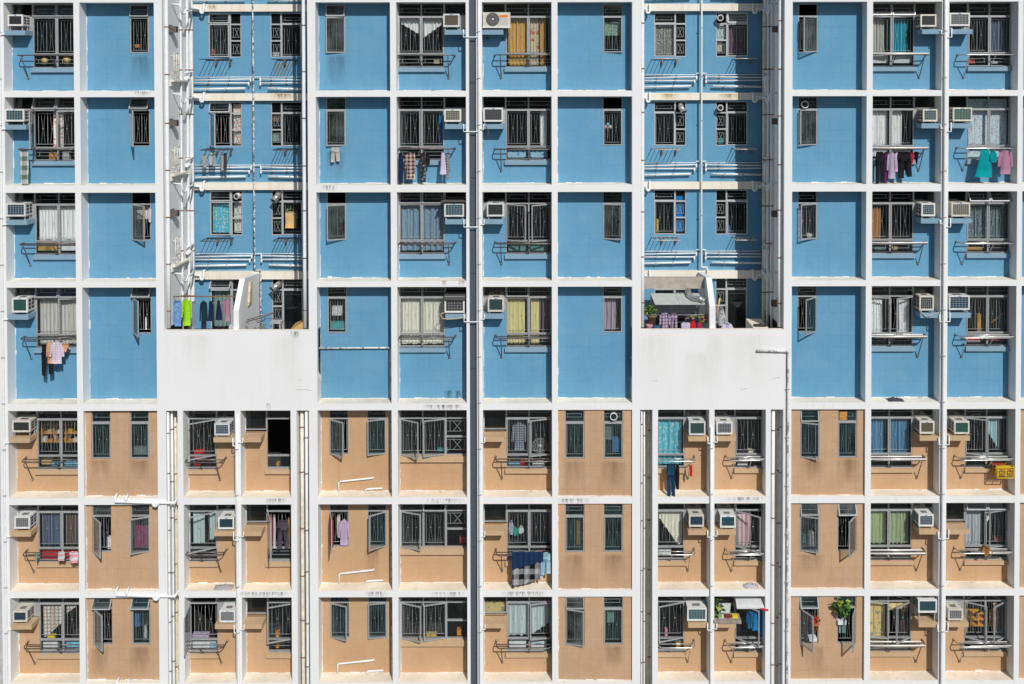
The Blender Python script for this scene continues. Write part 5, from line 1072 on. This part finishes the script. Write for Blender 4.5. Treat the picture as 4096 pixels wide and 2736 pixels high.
duct('exhaust_duct', [dpt(2752, 1160, .9), dpt(2758, 1184, .7), dpt(2775, 1194, .55), dpt(2800, 1194, .5), dpt(2815, 1205, .45)], .085, ALU, 'shiny foil duct bending over the awning on the right terrace')
def foliage(mb, c, rad, n, size, seed, mats=1):
    q = random.Random(seed)
    for k in range(n):
        d = Vector((q.gauss(0, 1), q.gauss(0, 1), q.gauss(0, 1))).normalized() * q.random() ** .45
        p = Vector(c) + Vector((d.x * rad[0], d.y * rad[1], d.z * rad[2])); a = q.uniform(0, 6.28); l = size * q.uniform(.6, 1.3)
        u = Vector((math.cos(a), math.sin(a) * .7, q.uniform(-.9, .35))).normalized() * l; v = u.cross(Vector((q.uniform(-1, 1), q.uniform(-1, 1), 1))).normalized() * l * .3
        i = len(mb.v); mb.v += [tuple(p), tuple(p + u * .5 + v), tuple(p + u), tuple(p + u * .5 - v)]; mb.face((i, i + 1, i + 2, i + 3), q.randrange(mats))
def pot(mb, x, y, z, r0, r1, h): mb.tube([(x, y, z), (x, y, z + h * .85), (x, y, z + h * .86), (x, y, z + h)], [r0, r1 * .95, r1 * 1.05, r1 * 1.05], 12)
def plant(name, px, py, Y, rad, n, size, leaf, label, potm=None, potd=None, flowers=None, seed=1, cat='potted plant'):
    x, z = at(px, py, Y); t = thing(name, (x, Y, z - rad[2] - (.2 if potm else 0)), label, cat); mb = MB(); foliage(mb, (x, Y, z), rad, n, size, seed, len(leaf)); part(mb, 'foliage', leaf, t)
    st = MB(); q = random.Random(seed)
    for k in range(6): st.tube([(x, Y, z - rad[2] * 1.05), (x + q.uniform(-.5, .5) * rad[0], Y + q.uniform(-.3, .3) * rad[1], z + q.uniform(-.2, .5) * rad[2])], .006, 4)
    part(st, 'stem', LEAFD, t)
    if flowers: fb = MB(); foliage(fb, (x, Y - rad[1] * .3, z + .02), (rad[0] * .95, rad[1], rad[2] * .9), flowers[1], size * .8, seed + 9); part(fb, 'blossom', flowers[0], t)
    if potm: pm = MB(); pot(pm, x + potd[2], Y, z - rad[2] - potd[1] + .04, potd[0] * .75, potd[0], potd[1]); part(pm, 'pot', potm, t)
TERRA = mat('terracotta', (.42, .15, .06), .8, 0, .15, 12); MAG = mat('magenta_petal', (.50, .01, .17), .6); REDP = mat('red_petal', (.55, .015, .02), .6)
plant('potted_bush', 2600, 1240, .45, (.16, .14, .19), 130, .10, [LEAF, LEAFD, LEAFY], 'green leafy bush in brown pot at left of the right terrace', mat('brown_pot', (.2, .11, .06), .7, 0, .2, 10), (.14, .3, .06), seed=3)
plant('flowering_plant', 2812, 1275, .45, (.17, .14, .2), 110, .09, [LEAF, LEAFY], 'magenta flowering plant by the party wall on the right terrace', None, None, (MAG, 80), seed=5); plant('dry_plant', 2766, 1268, .6, (.12, .1, .1), 60, .09, [mat('dry_leaf', (.3, .2, .11), .8, 0, .3, 20)], 'dry brown plant between laundry and magenta flowers, right terrace', seed=8)
for px, py, r_, m_, nm, lb in ((2598, 1306, .10, mat('pink_plastic', (.55, .3, .32), .5), 'plastic_bowl', 'pink plastic pot on the right terrace parapet'), (2628, 1312, .11, mat('blue_bowl', (.03, .12, .25), .5), 'plastic_bowl', 'dark blue bowl on the right terrace parapet')):
    x, z = at(px, py, .25); tag(MB().tube([(x, .3, z - .1), (x, .3, z + .02), (x, .3, z + .04)], [r_ * .7, r_, r_ * 1.05], 12).build(nm, m_), lb, 'bowl')
tr = 'on the right terrace'; PLD = cloth('purple_plaid', (.42, .36, .46), 'check', (.14, .08, .16), 1.2)
for k, px, py, m_, nm, lb in (('shirt', (2636, 2682), (1250, 1322), PLD, 'shirt', 'purple plaid shirt'), ('trousers', (2678, 2712), (1256, 1322), PLD, 'trousers', 'purple plaid trousers'), ('strip', (2722, 2764), (1290, 1324), LAV, 'towel', 'lavender cloth'), ('bag', (2758, 2784), (1278, 1322), RED, 'cloth_bag', 'bright red cloth bundle'), ('strip', (2786, 2806), (1290, 1322), cloth('crimson', (.42, .03, .07)), 'towel', 'crimson cloth')):
    G(k, px, py, .35, m_, nm, f'{lb} hanging {tr}', nm, 'laundry on the right terrace')
x0, z = at(2572, 1212, .36); x1 = atx(2838, 1212, .36); tag(MB().tube([(x0, .36, z - .35), (x1, .36, z - .35)], .008, 5).build('clothes_line', GREYP), 'thin line for laundry on the right terrace', 'line')
G('bag', (2882, 2934), (1290, 1326), .5, cloth('pale_lilac', (.5, .48, .6)), 'cloth_bag', 'pale lilac bundle behind the right terrace parapet', 'bundle', None); G('bag', (2868, 2902), (1228, 1302), 1.6, cloth('patchwork', (.4, .45, .48), 'floral', (.2, .12, .1), 1.2), 'cloth_bag', 'patchwork bundle by the door, right terrace', 'bundle', None)
x0, z0 = at(2866, 1262, 1.5); x1, z1 = at(2882, 1196, 1.5); tag(MB().tube([(x0, 1.5, z0), (x1, 1.6, z1)], .03, 6).build('wooden_plank', CARD), 'leaning wooden plank on the right terrace', 'plank')
x0 = atx(2995, 1270, 1.2); mb = MB().box(x0, TX2[1] - .3, .6, 1.6, -8.7, atz(1900, 1270, 1.6) - .05); part(mb, 'terrace_plinth', CREAM)
tag(MB().ball((x0 + .25, .7, atz(1900, 1270, 1.6) - .04), .09).box(x0 + .05, x0 + .4, .64, .8, atz(1900, 1270, 1.6) - .049, atz(1900, 1270, 1.6) - .0).build('old_shoe', mat('dark_shoe', (.05, .035, .03), .7)), 'dark old shoe on the plinth, right terrace', 'shoe')
# window plants, bottom row
plant('potted_plant', 3259, 2480, .0, (.15, .10, .14), 40, .08, [LEAF, LEAFD], 'red flowers in terracotta pot in the open window, bottom tan row, right of right parapet', TERRA, (.10, .18, .02), (REDP, 70), seed=2)
plant('hanging_plant', 3366, 2425, -.08, (.20, .17, .23), 110, .17, [LEAFY, LEAF, LEAF, LEAFD], 'large yellow-green hanging plant, bottom tan row, right of right parapet', None, None, seed=6, cat='hanging plant')
ibox((3352, 3386), (2484, 2500), 'H', 7, WBX, 'plant_box', 'white box under the hanging plant', 'box', Y=.0, dep=.15); ibox((3356, 3384), (2506, 2532), 'H', 7, mat('jar_green', (.2, .28, .26), .3), 'glass_jar', 'green jars on the window shelf', 'jar', Y=.1, dep=.12)
ibox((3238, 3268), (2555, 2566), 'H', 7, WBX, 'plant_saucer', 'white tray under the red flowers', 'tray', Y=-.08, dep=.2)
plant('potted_plant', 2872, 2432, .18, (.10, .1, .34), 60, .15, [LEAFY, LEAF, LEAFD], 'tall grassy plant on the ledge, bottom tan row, below right parapet', mat('brown_pot', (.2, .11, .06), .7), (.08, .1, 0), seed=12)
Y = .0; x0, z1 = at(2853, 2481, Y); x1, z0 = at(2965, 2492, Y); tag(MB().box(x0, x1, Y, .36, RZ[7][0] - .788, z1).box(x0 + .1, x1, Y - .02, -.0005, z0 - .01, z1 - .01).build('shelf_board', mat('old_board', (.30, .26, .22), .8, 0, .2, 10)), 'grey weathered board on the ledge under plants, bottom tan row', 'board')
ibox((2876, 2922), (2415, 2462), 'M2', 7, mat('white_board', (.55, .6, .58), .6), 'storage_board', 'white board leaning behind the grassy plant', 'board', Y=.38, dep=.03)
for px, m_, nm, lb in ((2884, WBX, 'plastic_tub', 'white tub'), (2913, mat('dark_red', (.2, .03, .02), .6), 'plastic_tub', 'dark red tub'), (2941, mat('yellow_toy', (.75, .6, .02), .5), 'plastic_tub', 'yellow tub')): ibox((px - 10, px + 10), (2466, 2480), 'M2', 7, m_, nm, f'{lb} on the weathered board', 'tub', Y=.1, dep=.14)
t = thing('window_awning', (WIN['M2', 7]['wx'][0] + .4, .3, RZ[7][0] - .3), 'white sheet awning over the open window, bottom tan row, below right parapet', 'awning'); wx = WIN['M2', 7]['wx']; mb = MB(); zt_ = RZ[7][0] - .10
for dz in (0, -.012):
    for k in range(6): a = k / 5; yy = DEP - .02 - a * .38; zz = zt_ - .27 * a ** 1.6 + dz; mb.v += [(wx[0] - .02, yy, zz), (wx[1] + .0, yy, zz)]
for s in (0, 12):
    for k in range(5): mb.face((s + 2 * k, s + 2 * k + 1, s + 2 * k + 3, s + 2 * k + 2), 0, True)
mb.face((10, 11, 23, 22)); part(mb, 'sheet', mat('white_sheet_awning', (.46, .48, .48), .5, 0, .06, 8), t)
x, z = at(3062, 2440, -.02); tag(MB().box(x - .05, x + .08, -.03, .03, z - .02, z + .02).box(x - .13, x - .051, -.02, .02, z + .0, z + .035).build('red_clip', RED), 'bright red clip beside the white awning, bottom tan row', 'clip')
# cardboard and red chair in the open window at upper tan row, below left parapet
x0, z1 = at(762, 1800, YI + .25); x1, z0 = at(815, 1862, YI + .25); t = thing('plastic_chair', ((x0 + x1) / 2, YI + .4, z0), 'bright red plastic chair inside the open window, upper tan row, below left parapet', 'chair')
part(MB().box(x0, x1, YI + .25, YI + .29, z1 - .1, z1), 'backrest', RED, t); part(MB().box(x0 + .1, x1 - .1, YI + .25, YI + .6, z0, z1 - .101), 'seat', RED, t)
ibox((768, 835), (2536, 2555), 'C1', 7, mat('bottles', (.35, .3, .42), .3, 0, .6, 30), 'bottle_row', 'row of coloured bottles on the window board', 'bottles'); bx = ibox((768, 864), (2566, 2596), 'C1', 7, WBX, 'storage_box', 'white and blue box behind the lower pane', 'box'); x0, z1 = at(838, 2570, YI - .006); x1, z0 = at(863, 2590, YI - .006); part(MB().box(x0, x1, YI - .008, YI - .005, z0, z1), 'printed_band', BBX, bx)
ibox((2705, 2732), (2566, 2588), 'M1', 7, WOOD, 'storage_box', 'orange wooden box behind the lower pane', 'box'); ibox((1106, 1116), (1852, 1866), 'C2', 5, WOOD, 'orange_bottle', 'small orange bottle in the dark window', 'bottle'); ibox((2950, 2990), (1850, 1866), 'M2', 5, WBX, 'storage_box', 'white box behind the lower pane', 'box'); ibox((2634, 2684), (2197, 2222), 'M1', 6, WBX, 'pillow', 'white pillow behind the lower pane', 'pillow')
ibox((1940, 2018), (2405, 2456), 'F', 7, cloth('yellow_paper', (.5, .42, .18), 'floral', (.25, .22, .14), .6), 'yellow_paper', 'yellow printed paper behind the pane above the ledge', 'paper', Y=DEP + .1, dep=.01); ibox((2250, 2256), (2030, 2120), 'G', 6, mat('amber_strip', (.3, .13, .03), .6), 'amber_cloth', 'amber strip inside', 'cloth', Y=.3, dep=.02) if 0 else None
ibox((3358, 3388), (1648, 1680), 'H', 5, mat('rusty_picture', (.5, .22, .06), .6, 0, .6, 25), 'picture_card', 'orange patterned card in the top pane', 'card', Y=.11, dep=.01)
x, z = at(2360, 505, DEP + .14); q = random.Random(3); t = thing('pinwheel', (x, DEP + .14, z), 'pastel pinwheel flowers behind the narrow window, second row, left of right parapet', 'pinwheel'); Y = DEP + .16
x, z = at(2431, 505, Y)
for k, m_ in enumerate((mat('pw_pink', (.6, .3, .35), .6), mat('pw_blue', (.15, .45, .65), .6), mat('pw_cream', (.65, .5, .35), .6))): part(MB().ball((x - .07 + .07 * k, Y, z + (.05 if k == 1 else -.02)), .06), 'petal', m_, t)
part(MB().tube([(x, Y, z), (x, Y, z - .35)], .007, 5), 'stick', WBX, t)

# clutter seen dimly through the panes
CL = {k: mat('clutter_' + k, v, .7, 0, .3, 16) for k, v in dict(beige=(.45, .36, .24), red=(.4, .04, .03), teal=(.05, .3, .32), brown=(.22, .11, .05), green=(.2, .32, .25), cream=(.6, .55, .42), yellow=(.6, .42, .06), blue=(.06, .18, .4), white=(.55, .56, .56), pink=(.5, .2, .28), grey=(.22, .23, .23), orange=(.55, .22, .03)).items()}
for c, r, px, py, k, nm, tx, cat, Y in (
  ('E', 1, (1735, 1758), (236, 254), 'beige', 'cardboard_box', 'beige box behind the lower right pane', 'box', YI), ('E', 7, (1706, 1746), (2536, 2548), 'yellow', 'fruit_row', 'row of yellow fruit on the kitchen sill', 'fruit', YI), ('E', 7, (1828, 1845), (2518, 2542), 'orange', 'kitchen_jar', 'orange jar in the right kitchen light', 'jar', YI),
  ('E', 5, (1752, 1792), (1796, 1806), 'teal', 'dish_rack', 'small teal dish on the kitchen sill', 'dish', YI), ('E', 6, (1838, 1872), (2150, 2172), 'red', 'kitchen_pot', 'dark red pot in the right kitchen light', 'pot', YI), ('J', 1, (3873, 3899), (238, 254), 'red', 'storage_bag', 'red and white bag behind the lower left pane', 'bag', YI), ('J', 1, (3965, 3990), (246, 255), 'white', 'small_bottle', 'small white bottles behind the lower right pane', 'bottles', YI),
  ('J', 6, (3978, 4004), (2150, 2166), 'red', 'fruit_bowl', 'bowl of red fruit inside the right casement', 'bowl', YI), ('I', 7, (3602, 3620), (2485, 2530), 'pink', 'pink_toy', 'pink soft toy inside the right casement', 'toy', YI + .3), ('M1', 7, (2660, 2670), (2518, 2545), 'pink', 'pink_bottle', 'small pink bottle inside the window', 'bottle', YI),
  ('T1R', 2, (1091, 1117), (455, 486), 'brown', 'basket', 'brown basket in the narrow light of the right window', 'basket', DT + .14), ('T1R', 2, (1091, 1117), (532, 566), 'green', 'laundry_bag', 'pale green bag in the narrow light of right window', 'bag', DT + .14), ('T2R', 1, (2868, 2888), (168, 206), 'cream', 'bowl_stack', 'stack of cream bowls in the narrow light', 'bowls', DT + .14),
  ('T2R', 2, (2866, 2872), (545, 572), 'red', 'red_bottle', 'red bottle in the narrow light', 'bottle', DT + .14), ('T2R', 2, (2874, 2893), (553, 574), 'teal', 'teal_cup', 'teal cups in the narrow light', 'cups', DT + .14), ('T2L', 3, (2627, 2634), (878, 930), 'yellow', 'yellow_stick', 'yellow stick inside the left window', 'stick', DT + .14), ('T2R', 3, (2907, 2920), (903, 935), 'blue', 'blue_bottle', 'blue bottle inside the right window', 'bottle', DT + .14),
  ('T1L', 1, (846, 858), (196, 222), 'red', 'red_bottle', 'small red bottle inside the left window', 'bottle', DT + .14), ('T1R', 1, (1091, 1117), (210, 224), 'white', 'white_tub', 'white tub in the narrow light of right window', 'tub', DT + .14), ('T2L', 1, (2622, 2690), (122, 168), 'pink', 'hanging_mobile', 'tangle of pinkish goods inside the left window', 'goods', DT + .3),
  ('G', 5, (2450, 2476), (1752, 1808), 'blue', 'blue_bag', 'crumpled blue bag behind the right narrow window', 'bag', .24), ('G', 5, (2422, 2446), (1702, 1758), 'grey', 'grey_shirt', 'grey striped cloth behind the right narrow window', 'cloth', .24), ('G', 5, (2479, 2484), (1716, 1768), 'orange', 'orange_strap', 'orange strap behind the right narrow window', 'strap', .22), ('G', 6, (2305, 2322), (2085, 2178), 'brown', 'brown_cloth', 'brown cloth behind the left narrow window', 'cloth', .24),
  ('G', 7, (2428, 2456), (2450, 2490), 'green', 'pale_fan', 'pale square fan behind the right narrow window', 'fan', .24), ('H', 6, (3238, 3254), (2130, 2186), 'white', 'white_bottle', 'white bottle behind the left narrow window', 'bottle', .24), ('H', 6, (3212, 3222), (2142, 2172), 'teal', 'teal_bottle', 'teal bottle behind the left narrow window', 'bottle', .24),
  ('D', 4, (1328, 1368), (1226, 1262), 'white', 'cushion', 'white cushion behind the narrow window', 'cushion', YI), ('D', 4, (1322, 1382), (1288, 1320), 'teal', 'teal_tub', 'teal tub behind the narrow window', 'tub', YI), ('B', 5, (536, 586), (1790, 1818), 'grey', 'grey_cloth', 'pale grey cloth behind the right narrow window', 'cloth', .3), ('B', 7, (540, 556), (2458, 2506), 'blue', 'blue_cloth', 'blue cloth behind the right narrow window', 'cloth', .3),
  ('B', 6, (430, 447), (2150, 2196), 'white', 'toiletries', 'white toiletries beside the open left casement', 'toiletries', .3), ('G', 1, (2420, 2482), (88, 142), 'green', 'valance', 'short grey-green valance behind the narrow window', 'valance', YI), ('A', 2, (196, 230), (612, 642), 'orange', 'orange_box', 'orange box behind the lower left pane', 'box', YI), ('A', 2, (250, 276), (606, 640), 'white', 'white_box', 'white box behind the lower right pane', 'box', YI),
  ('C2', 7, (1103, 1116), (2528, 2592), 'orange', 'orange_broom', 'orange broom inside the open window', 'broom', YI), ('B', 1, (540, 556), (178, 190), 'orange', 'orange_cup', 'tiny orange cup behind the narrow window', 'cup', YI), ('H', 3, (3228, 3256), (935, 950), 'white', 'white_jar', 'white jars behind the narrow window', 'jars', YI), ('M2', 5, (2994, 3020), (1800, 1812), 'cream', 'paper_box', 'cream paper box on the sill', 'box', YI)):
    ibox(px, py, c, r, CL[k], nm, tx, cat, Y=Y)

# ------------------------------------------------------------------ wooded hillside added out of view, to darken what the glass reflects
mb = MB(); nx, ny = 40, 8
for j in range(ny + 1):
    for i in range(nx + 1):
        u, v = i / nx, j / ny; mb.v.append((-260 + 520 * u, -130 - 120 * v, GZ + (62 + 14 * math.sin(7 * u) + 8 * math.sin(17 * u + 2)) * math.sin(v * math.pi / 2) ** .8))
for j in range(ny):
    for i in range(nx): a = j * (nx + 1) + i; mb.face((a, a + nx + 1, a + nx + 2, a + 1), 0, True)
o = mb.build('unseen_dark_hill', mat('unseen_hill_green', (.035, .06, .03), .9, 0, .5, .3)); o['kind'] = 'structure'

# ------------------------------------------------------------------ stains, rust runs and cracks on the painted surfaces; hoses
def stain_mat(name, c, k, dens, amt):
    m = bpy.data.materials.new(name); m.use_nodes = True; t = m.node_tree; t.nodes.clear()
    o = N(t, 'ShaderNodeOutputMaterial'); tr = N(t, 'ShaderNodeBsdfTransparent'); df = N(t, 'ShaderNodeBsdfDiffuse'); df.inputs[0].default_value = (*c, 1)
    g = N(t, 'ShaderNodeTexCoord'); s = N(t, 'ShaderNodeSeparateXYZ'); t.links.new(g.outputs['Generated'], s.inputs[0])
    def bell(v, p): return mathn(t, 'POWER', mathn(t, 'MULTIPLY', mathn(t, 'MULTIPLY', v, mathn(t, 'SUBTRACT', 1.0, v)), 4.0), p)
    fall = mathn(t, 'MULTIPLY', bell(s.outputs[0], 1.0), mathn(t, 'MULTIPLY', amt, mathn(t, 'MULTIPLY', mathn(t, 'POWER', s.outputs[2], 1.1), ramp(t, mathn(t, 'SUBTRACT', 1.0, s.outputs[2]), 0, .12))))
    st = ramp(t, noise(t, 1, pos(t, k), 6, .72), .5 - dens, .75)
    t.links.new(mathn(t, 'MULTIPLY', fall, st), (mx := N(t, 'ShaderNodeMixShader')).inputs[0]); t.links.new(tr.outputs[0], mx.inputs[1]); t.links.new(df.outputs[0], mx.inputs[2])
    t.links.new(mx.outputs[0], o.inputs[0]); return m
ST = dict(soot=stain_mat('soot_runs', (.06, .055, .05), (16, 4, 2.5), .06, .75), damp_blue=stain_mat('damp_blue', (.10, .17, .22), (5, 4, .8), .2, .4), damp_tan=stain_mat('damp_tan', (.25, .15, .085), (4, 4, .8), .22, .36),
          rust=stain_mat('rust_runs', (.36, .13, .03), (18, 4, 3), .12, .8), ochre=stain_mat('ochre_runs', (.45, .32, .12), (6, 4, 1.4), .2, .6), pale=stain_mat('pale_runs', (.56, .52, .46), (4, 4, .4), .2, .12))
def stain(px0, px1, py0, py1, Y, k):
    x0, z1 = at(px0, py0, Y); x1, z0 = at(px1, py1, Y); part(MB().box(x0, x1, Y - .0035, Y - .0032, z0, z1), 'stain', ST[k])
for a in ((520, 606, 216, 356, DEP, 'damp_blue'), (1303, 1388, 216, 356, DEP, 'damp_blue'), (1300, 1380, 600, 735, DEP, 'damp_blue'), (2250, 2345, 1838, 1985, .06, 'damp_tan'), (2400, 2505, 1838, 1985, .06, 'damp_tan'), (2255, 2345, 2212, 2360, .06, 'damp_tan'),
          (2405, 2500, 2212, 2330, .06, 'damp_tan'), (2410, 2500, 2580, 2680, .06, 'damp_tan'), (355, 450, 1836, 1930, .12, 'damp_tan'), (515, 605, 1836, 1930, .12, 'damp_tan'), (360, 440, 2586, 2720, .12, 'damp_tan'), (515, 605, 2580, 2720, .12, 'damp_tan'),
          (1455, 1520, 2190, 2330, DEP, 'damp_tan'), (3195, 3300, 1838, 1930, .08, 'damp_tan'), (3345, 3440, 1830, 1950, .08, 'damp_tan'), (3215, 3300, 2580, 2715, .08, 'damp_tan'), (3190, 3300, 2215, 2300, .08, 'damp_tan'),
          (1770, 1862, 1560, 1612, DEP, 'soot'), (1690, 1862, 1618, 1643, .003, 'soot'), (1700, 1862, 1993, 2018, .003, 'soot'), (1720, 1862, 2367, 2391, .003, 'soot'), (1060, 1150, 1993, 2018, .003, 'soot'), (2900, 3060, 1988, 2010, .003, 'soot'),
          (1040, 1155, 2367, 2390, .003, 'soot'), (530, 610, 364, 386, .003, 'soot'), (1460, 1550, 2365, 2390, .003, 'soot'), (1280, 1350, 740, 768, .003, 'soot'), (2230, 2360, 1993, 2018, .003, 'soot'), (2000, 2190, 2365, 2390, .003, 'soot'), (940, 1150, 2367, 2390, .003, 'soot'),
          (1766, 1786, 1120, 1146, .003, 'rust'), (1832, 1862, 1120, 1144, .003, 'rust'), (1080, 1180, 374, 401, DT - .14, 'rust'), (2870, 2960, 374, 401, DT - .14, 'ochre'), (1090, 1170, 248, 320, DT, 'ochre'), (830, 870, 19, 46, DT - .14, 'rust'), (2640, 2720, 374, 400, DT - .14, 'ochre'),
          (1064, 1086, 1612, 1643, 0, 'soot'), (1160, 1200, 1324, 1356, 0, 'soot'), (2545, 2700, 1326, 1600, 0, 'pale'), (2820, 2900, 1326, 1640, 0, 'pale'), (2900, 3100, 1326, 1560, 0, 'pale'), (720, 860, 1330, 1500, 0, 'pale'), (1080, 1220, 1330, 1640, 0, 'pale'),
          (2720, 2850, 1400, 1640, 0, 'pale'), (1555, 1580, 1390, 1600, -.0, 'pale')):
    stain(*a)
CRK = mat('crack', (.22, .2, .18), .9)
for px, py, n in ((1180, 1560, 9), (2610, 1525, 4), (3090, 1515, 5), (2960, 1560, 5), (1195, 1522, 3)):
    x, z = at(px, py, 0); pts = []
    for k in range(n): pts.append((x, -.001, z)); x += rnd.uniform(.03, .07); z += rnd.uniform(-.025, .03)
    part(MB().tube(pts, .0045, 4), 'crack', CRK)
def hose(pts, r, m, label): tag(MB().tube([dpt(*p) for p in pts], r, 6).build('drain_hose', m), label, 'hose', 'hoses hanging from air conditioners')
hose([(1790, 1252, .1), (1768, 1252, .05), (1762, 1262, .0), (1770, 1274, -.02), (1790, 1277, -.01), (1830, 1275, 0), (1860, 1268, .0)], .012, mat('cream_hose', (.55, .45, .28), .6), 'cream hose looping under the covered air conditioner, left of dark strip')
hose([(3680, 1238, .05), (3690, 1255, .0), (3704, 1266, -.02), (3722, 1263, -.02), (3740, 1254, 0), (3757, 1250, .0)], .013, mat('grey_hose', (.45, .46, .45), .5), 'grey hose sagging from the air conditioner, left of right drainpipe')
hose([(1934, 508, .05), (1945, 506, .0), (1952, 520, -.01), (1953, 560, .0)], .009, mat('brown_hose', (.2, .1, .06), .6), 'thin brown cable dangling from the ledge, second row, right of dark strip')
x0, z1 = at(1778, 1182, 0); x1, z0 = at(1859, 1202, 0); tag(MB().prism_x([(.0, z0), (-.015, z0 + .01), (.06, z1 + .02), (.4, z1 + .03), (.4, z1 - .05), (.035, z1 - .04)], x0 - .01, x1 + .01).build('unit_cover', BLACK), 'black plastic cover draped on the air conditioner top, left of dark strip', 'cover')
x0, z1 = at(1764, 806, -.02); x1 = atx(1862, 806, -.02); tag(MB().box(x0, x1, -.05, .4, z1 - .012, z1 + .006).build('unit_cover', mat('dark_sheet', (.12, .11, .1), .6)), 'flat dark sheet over the air conditioner, third row, left of dark strip', 'cover')
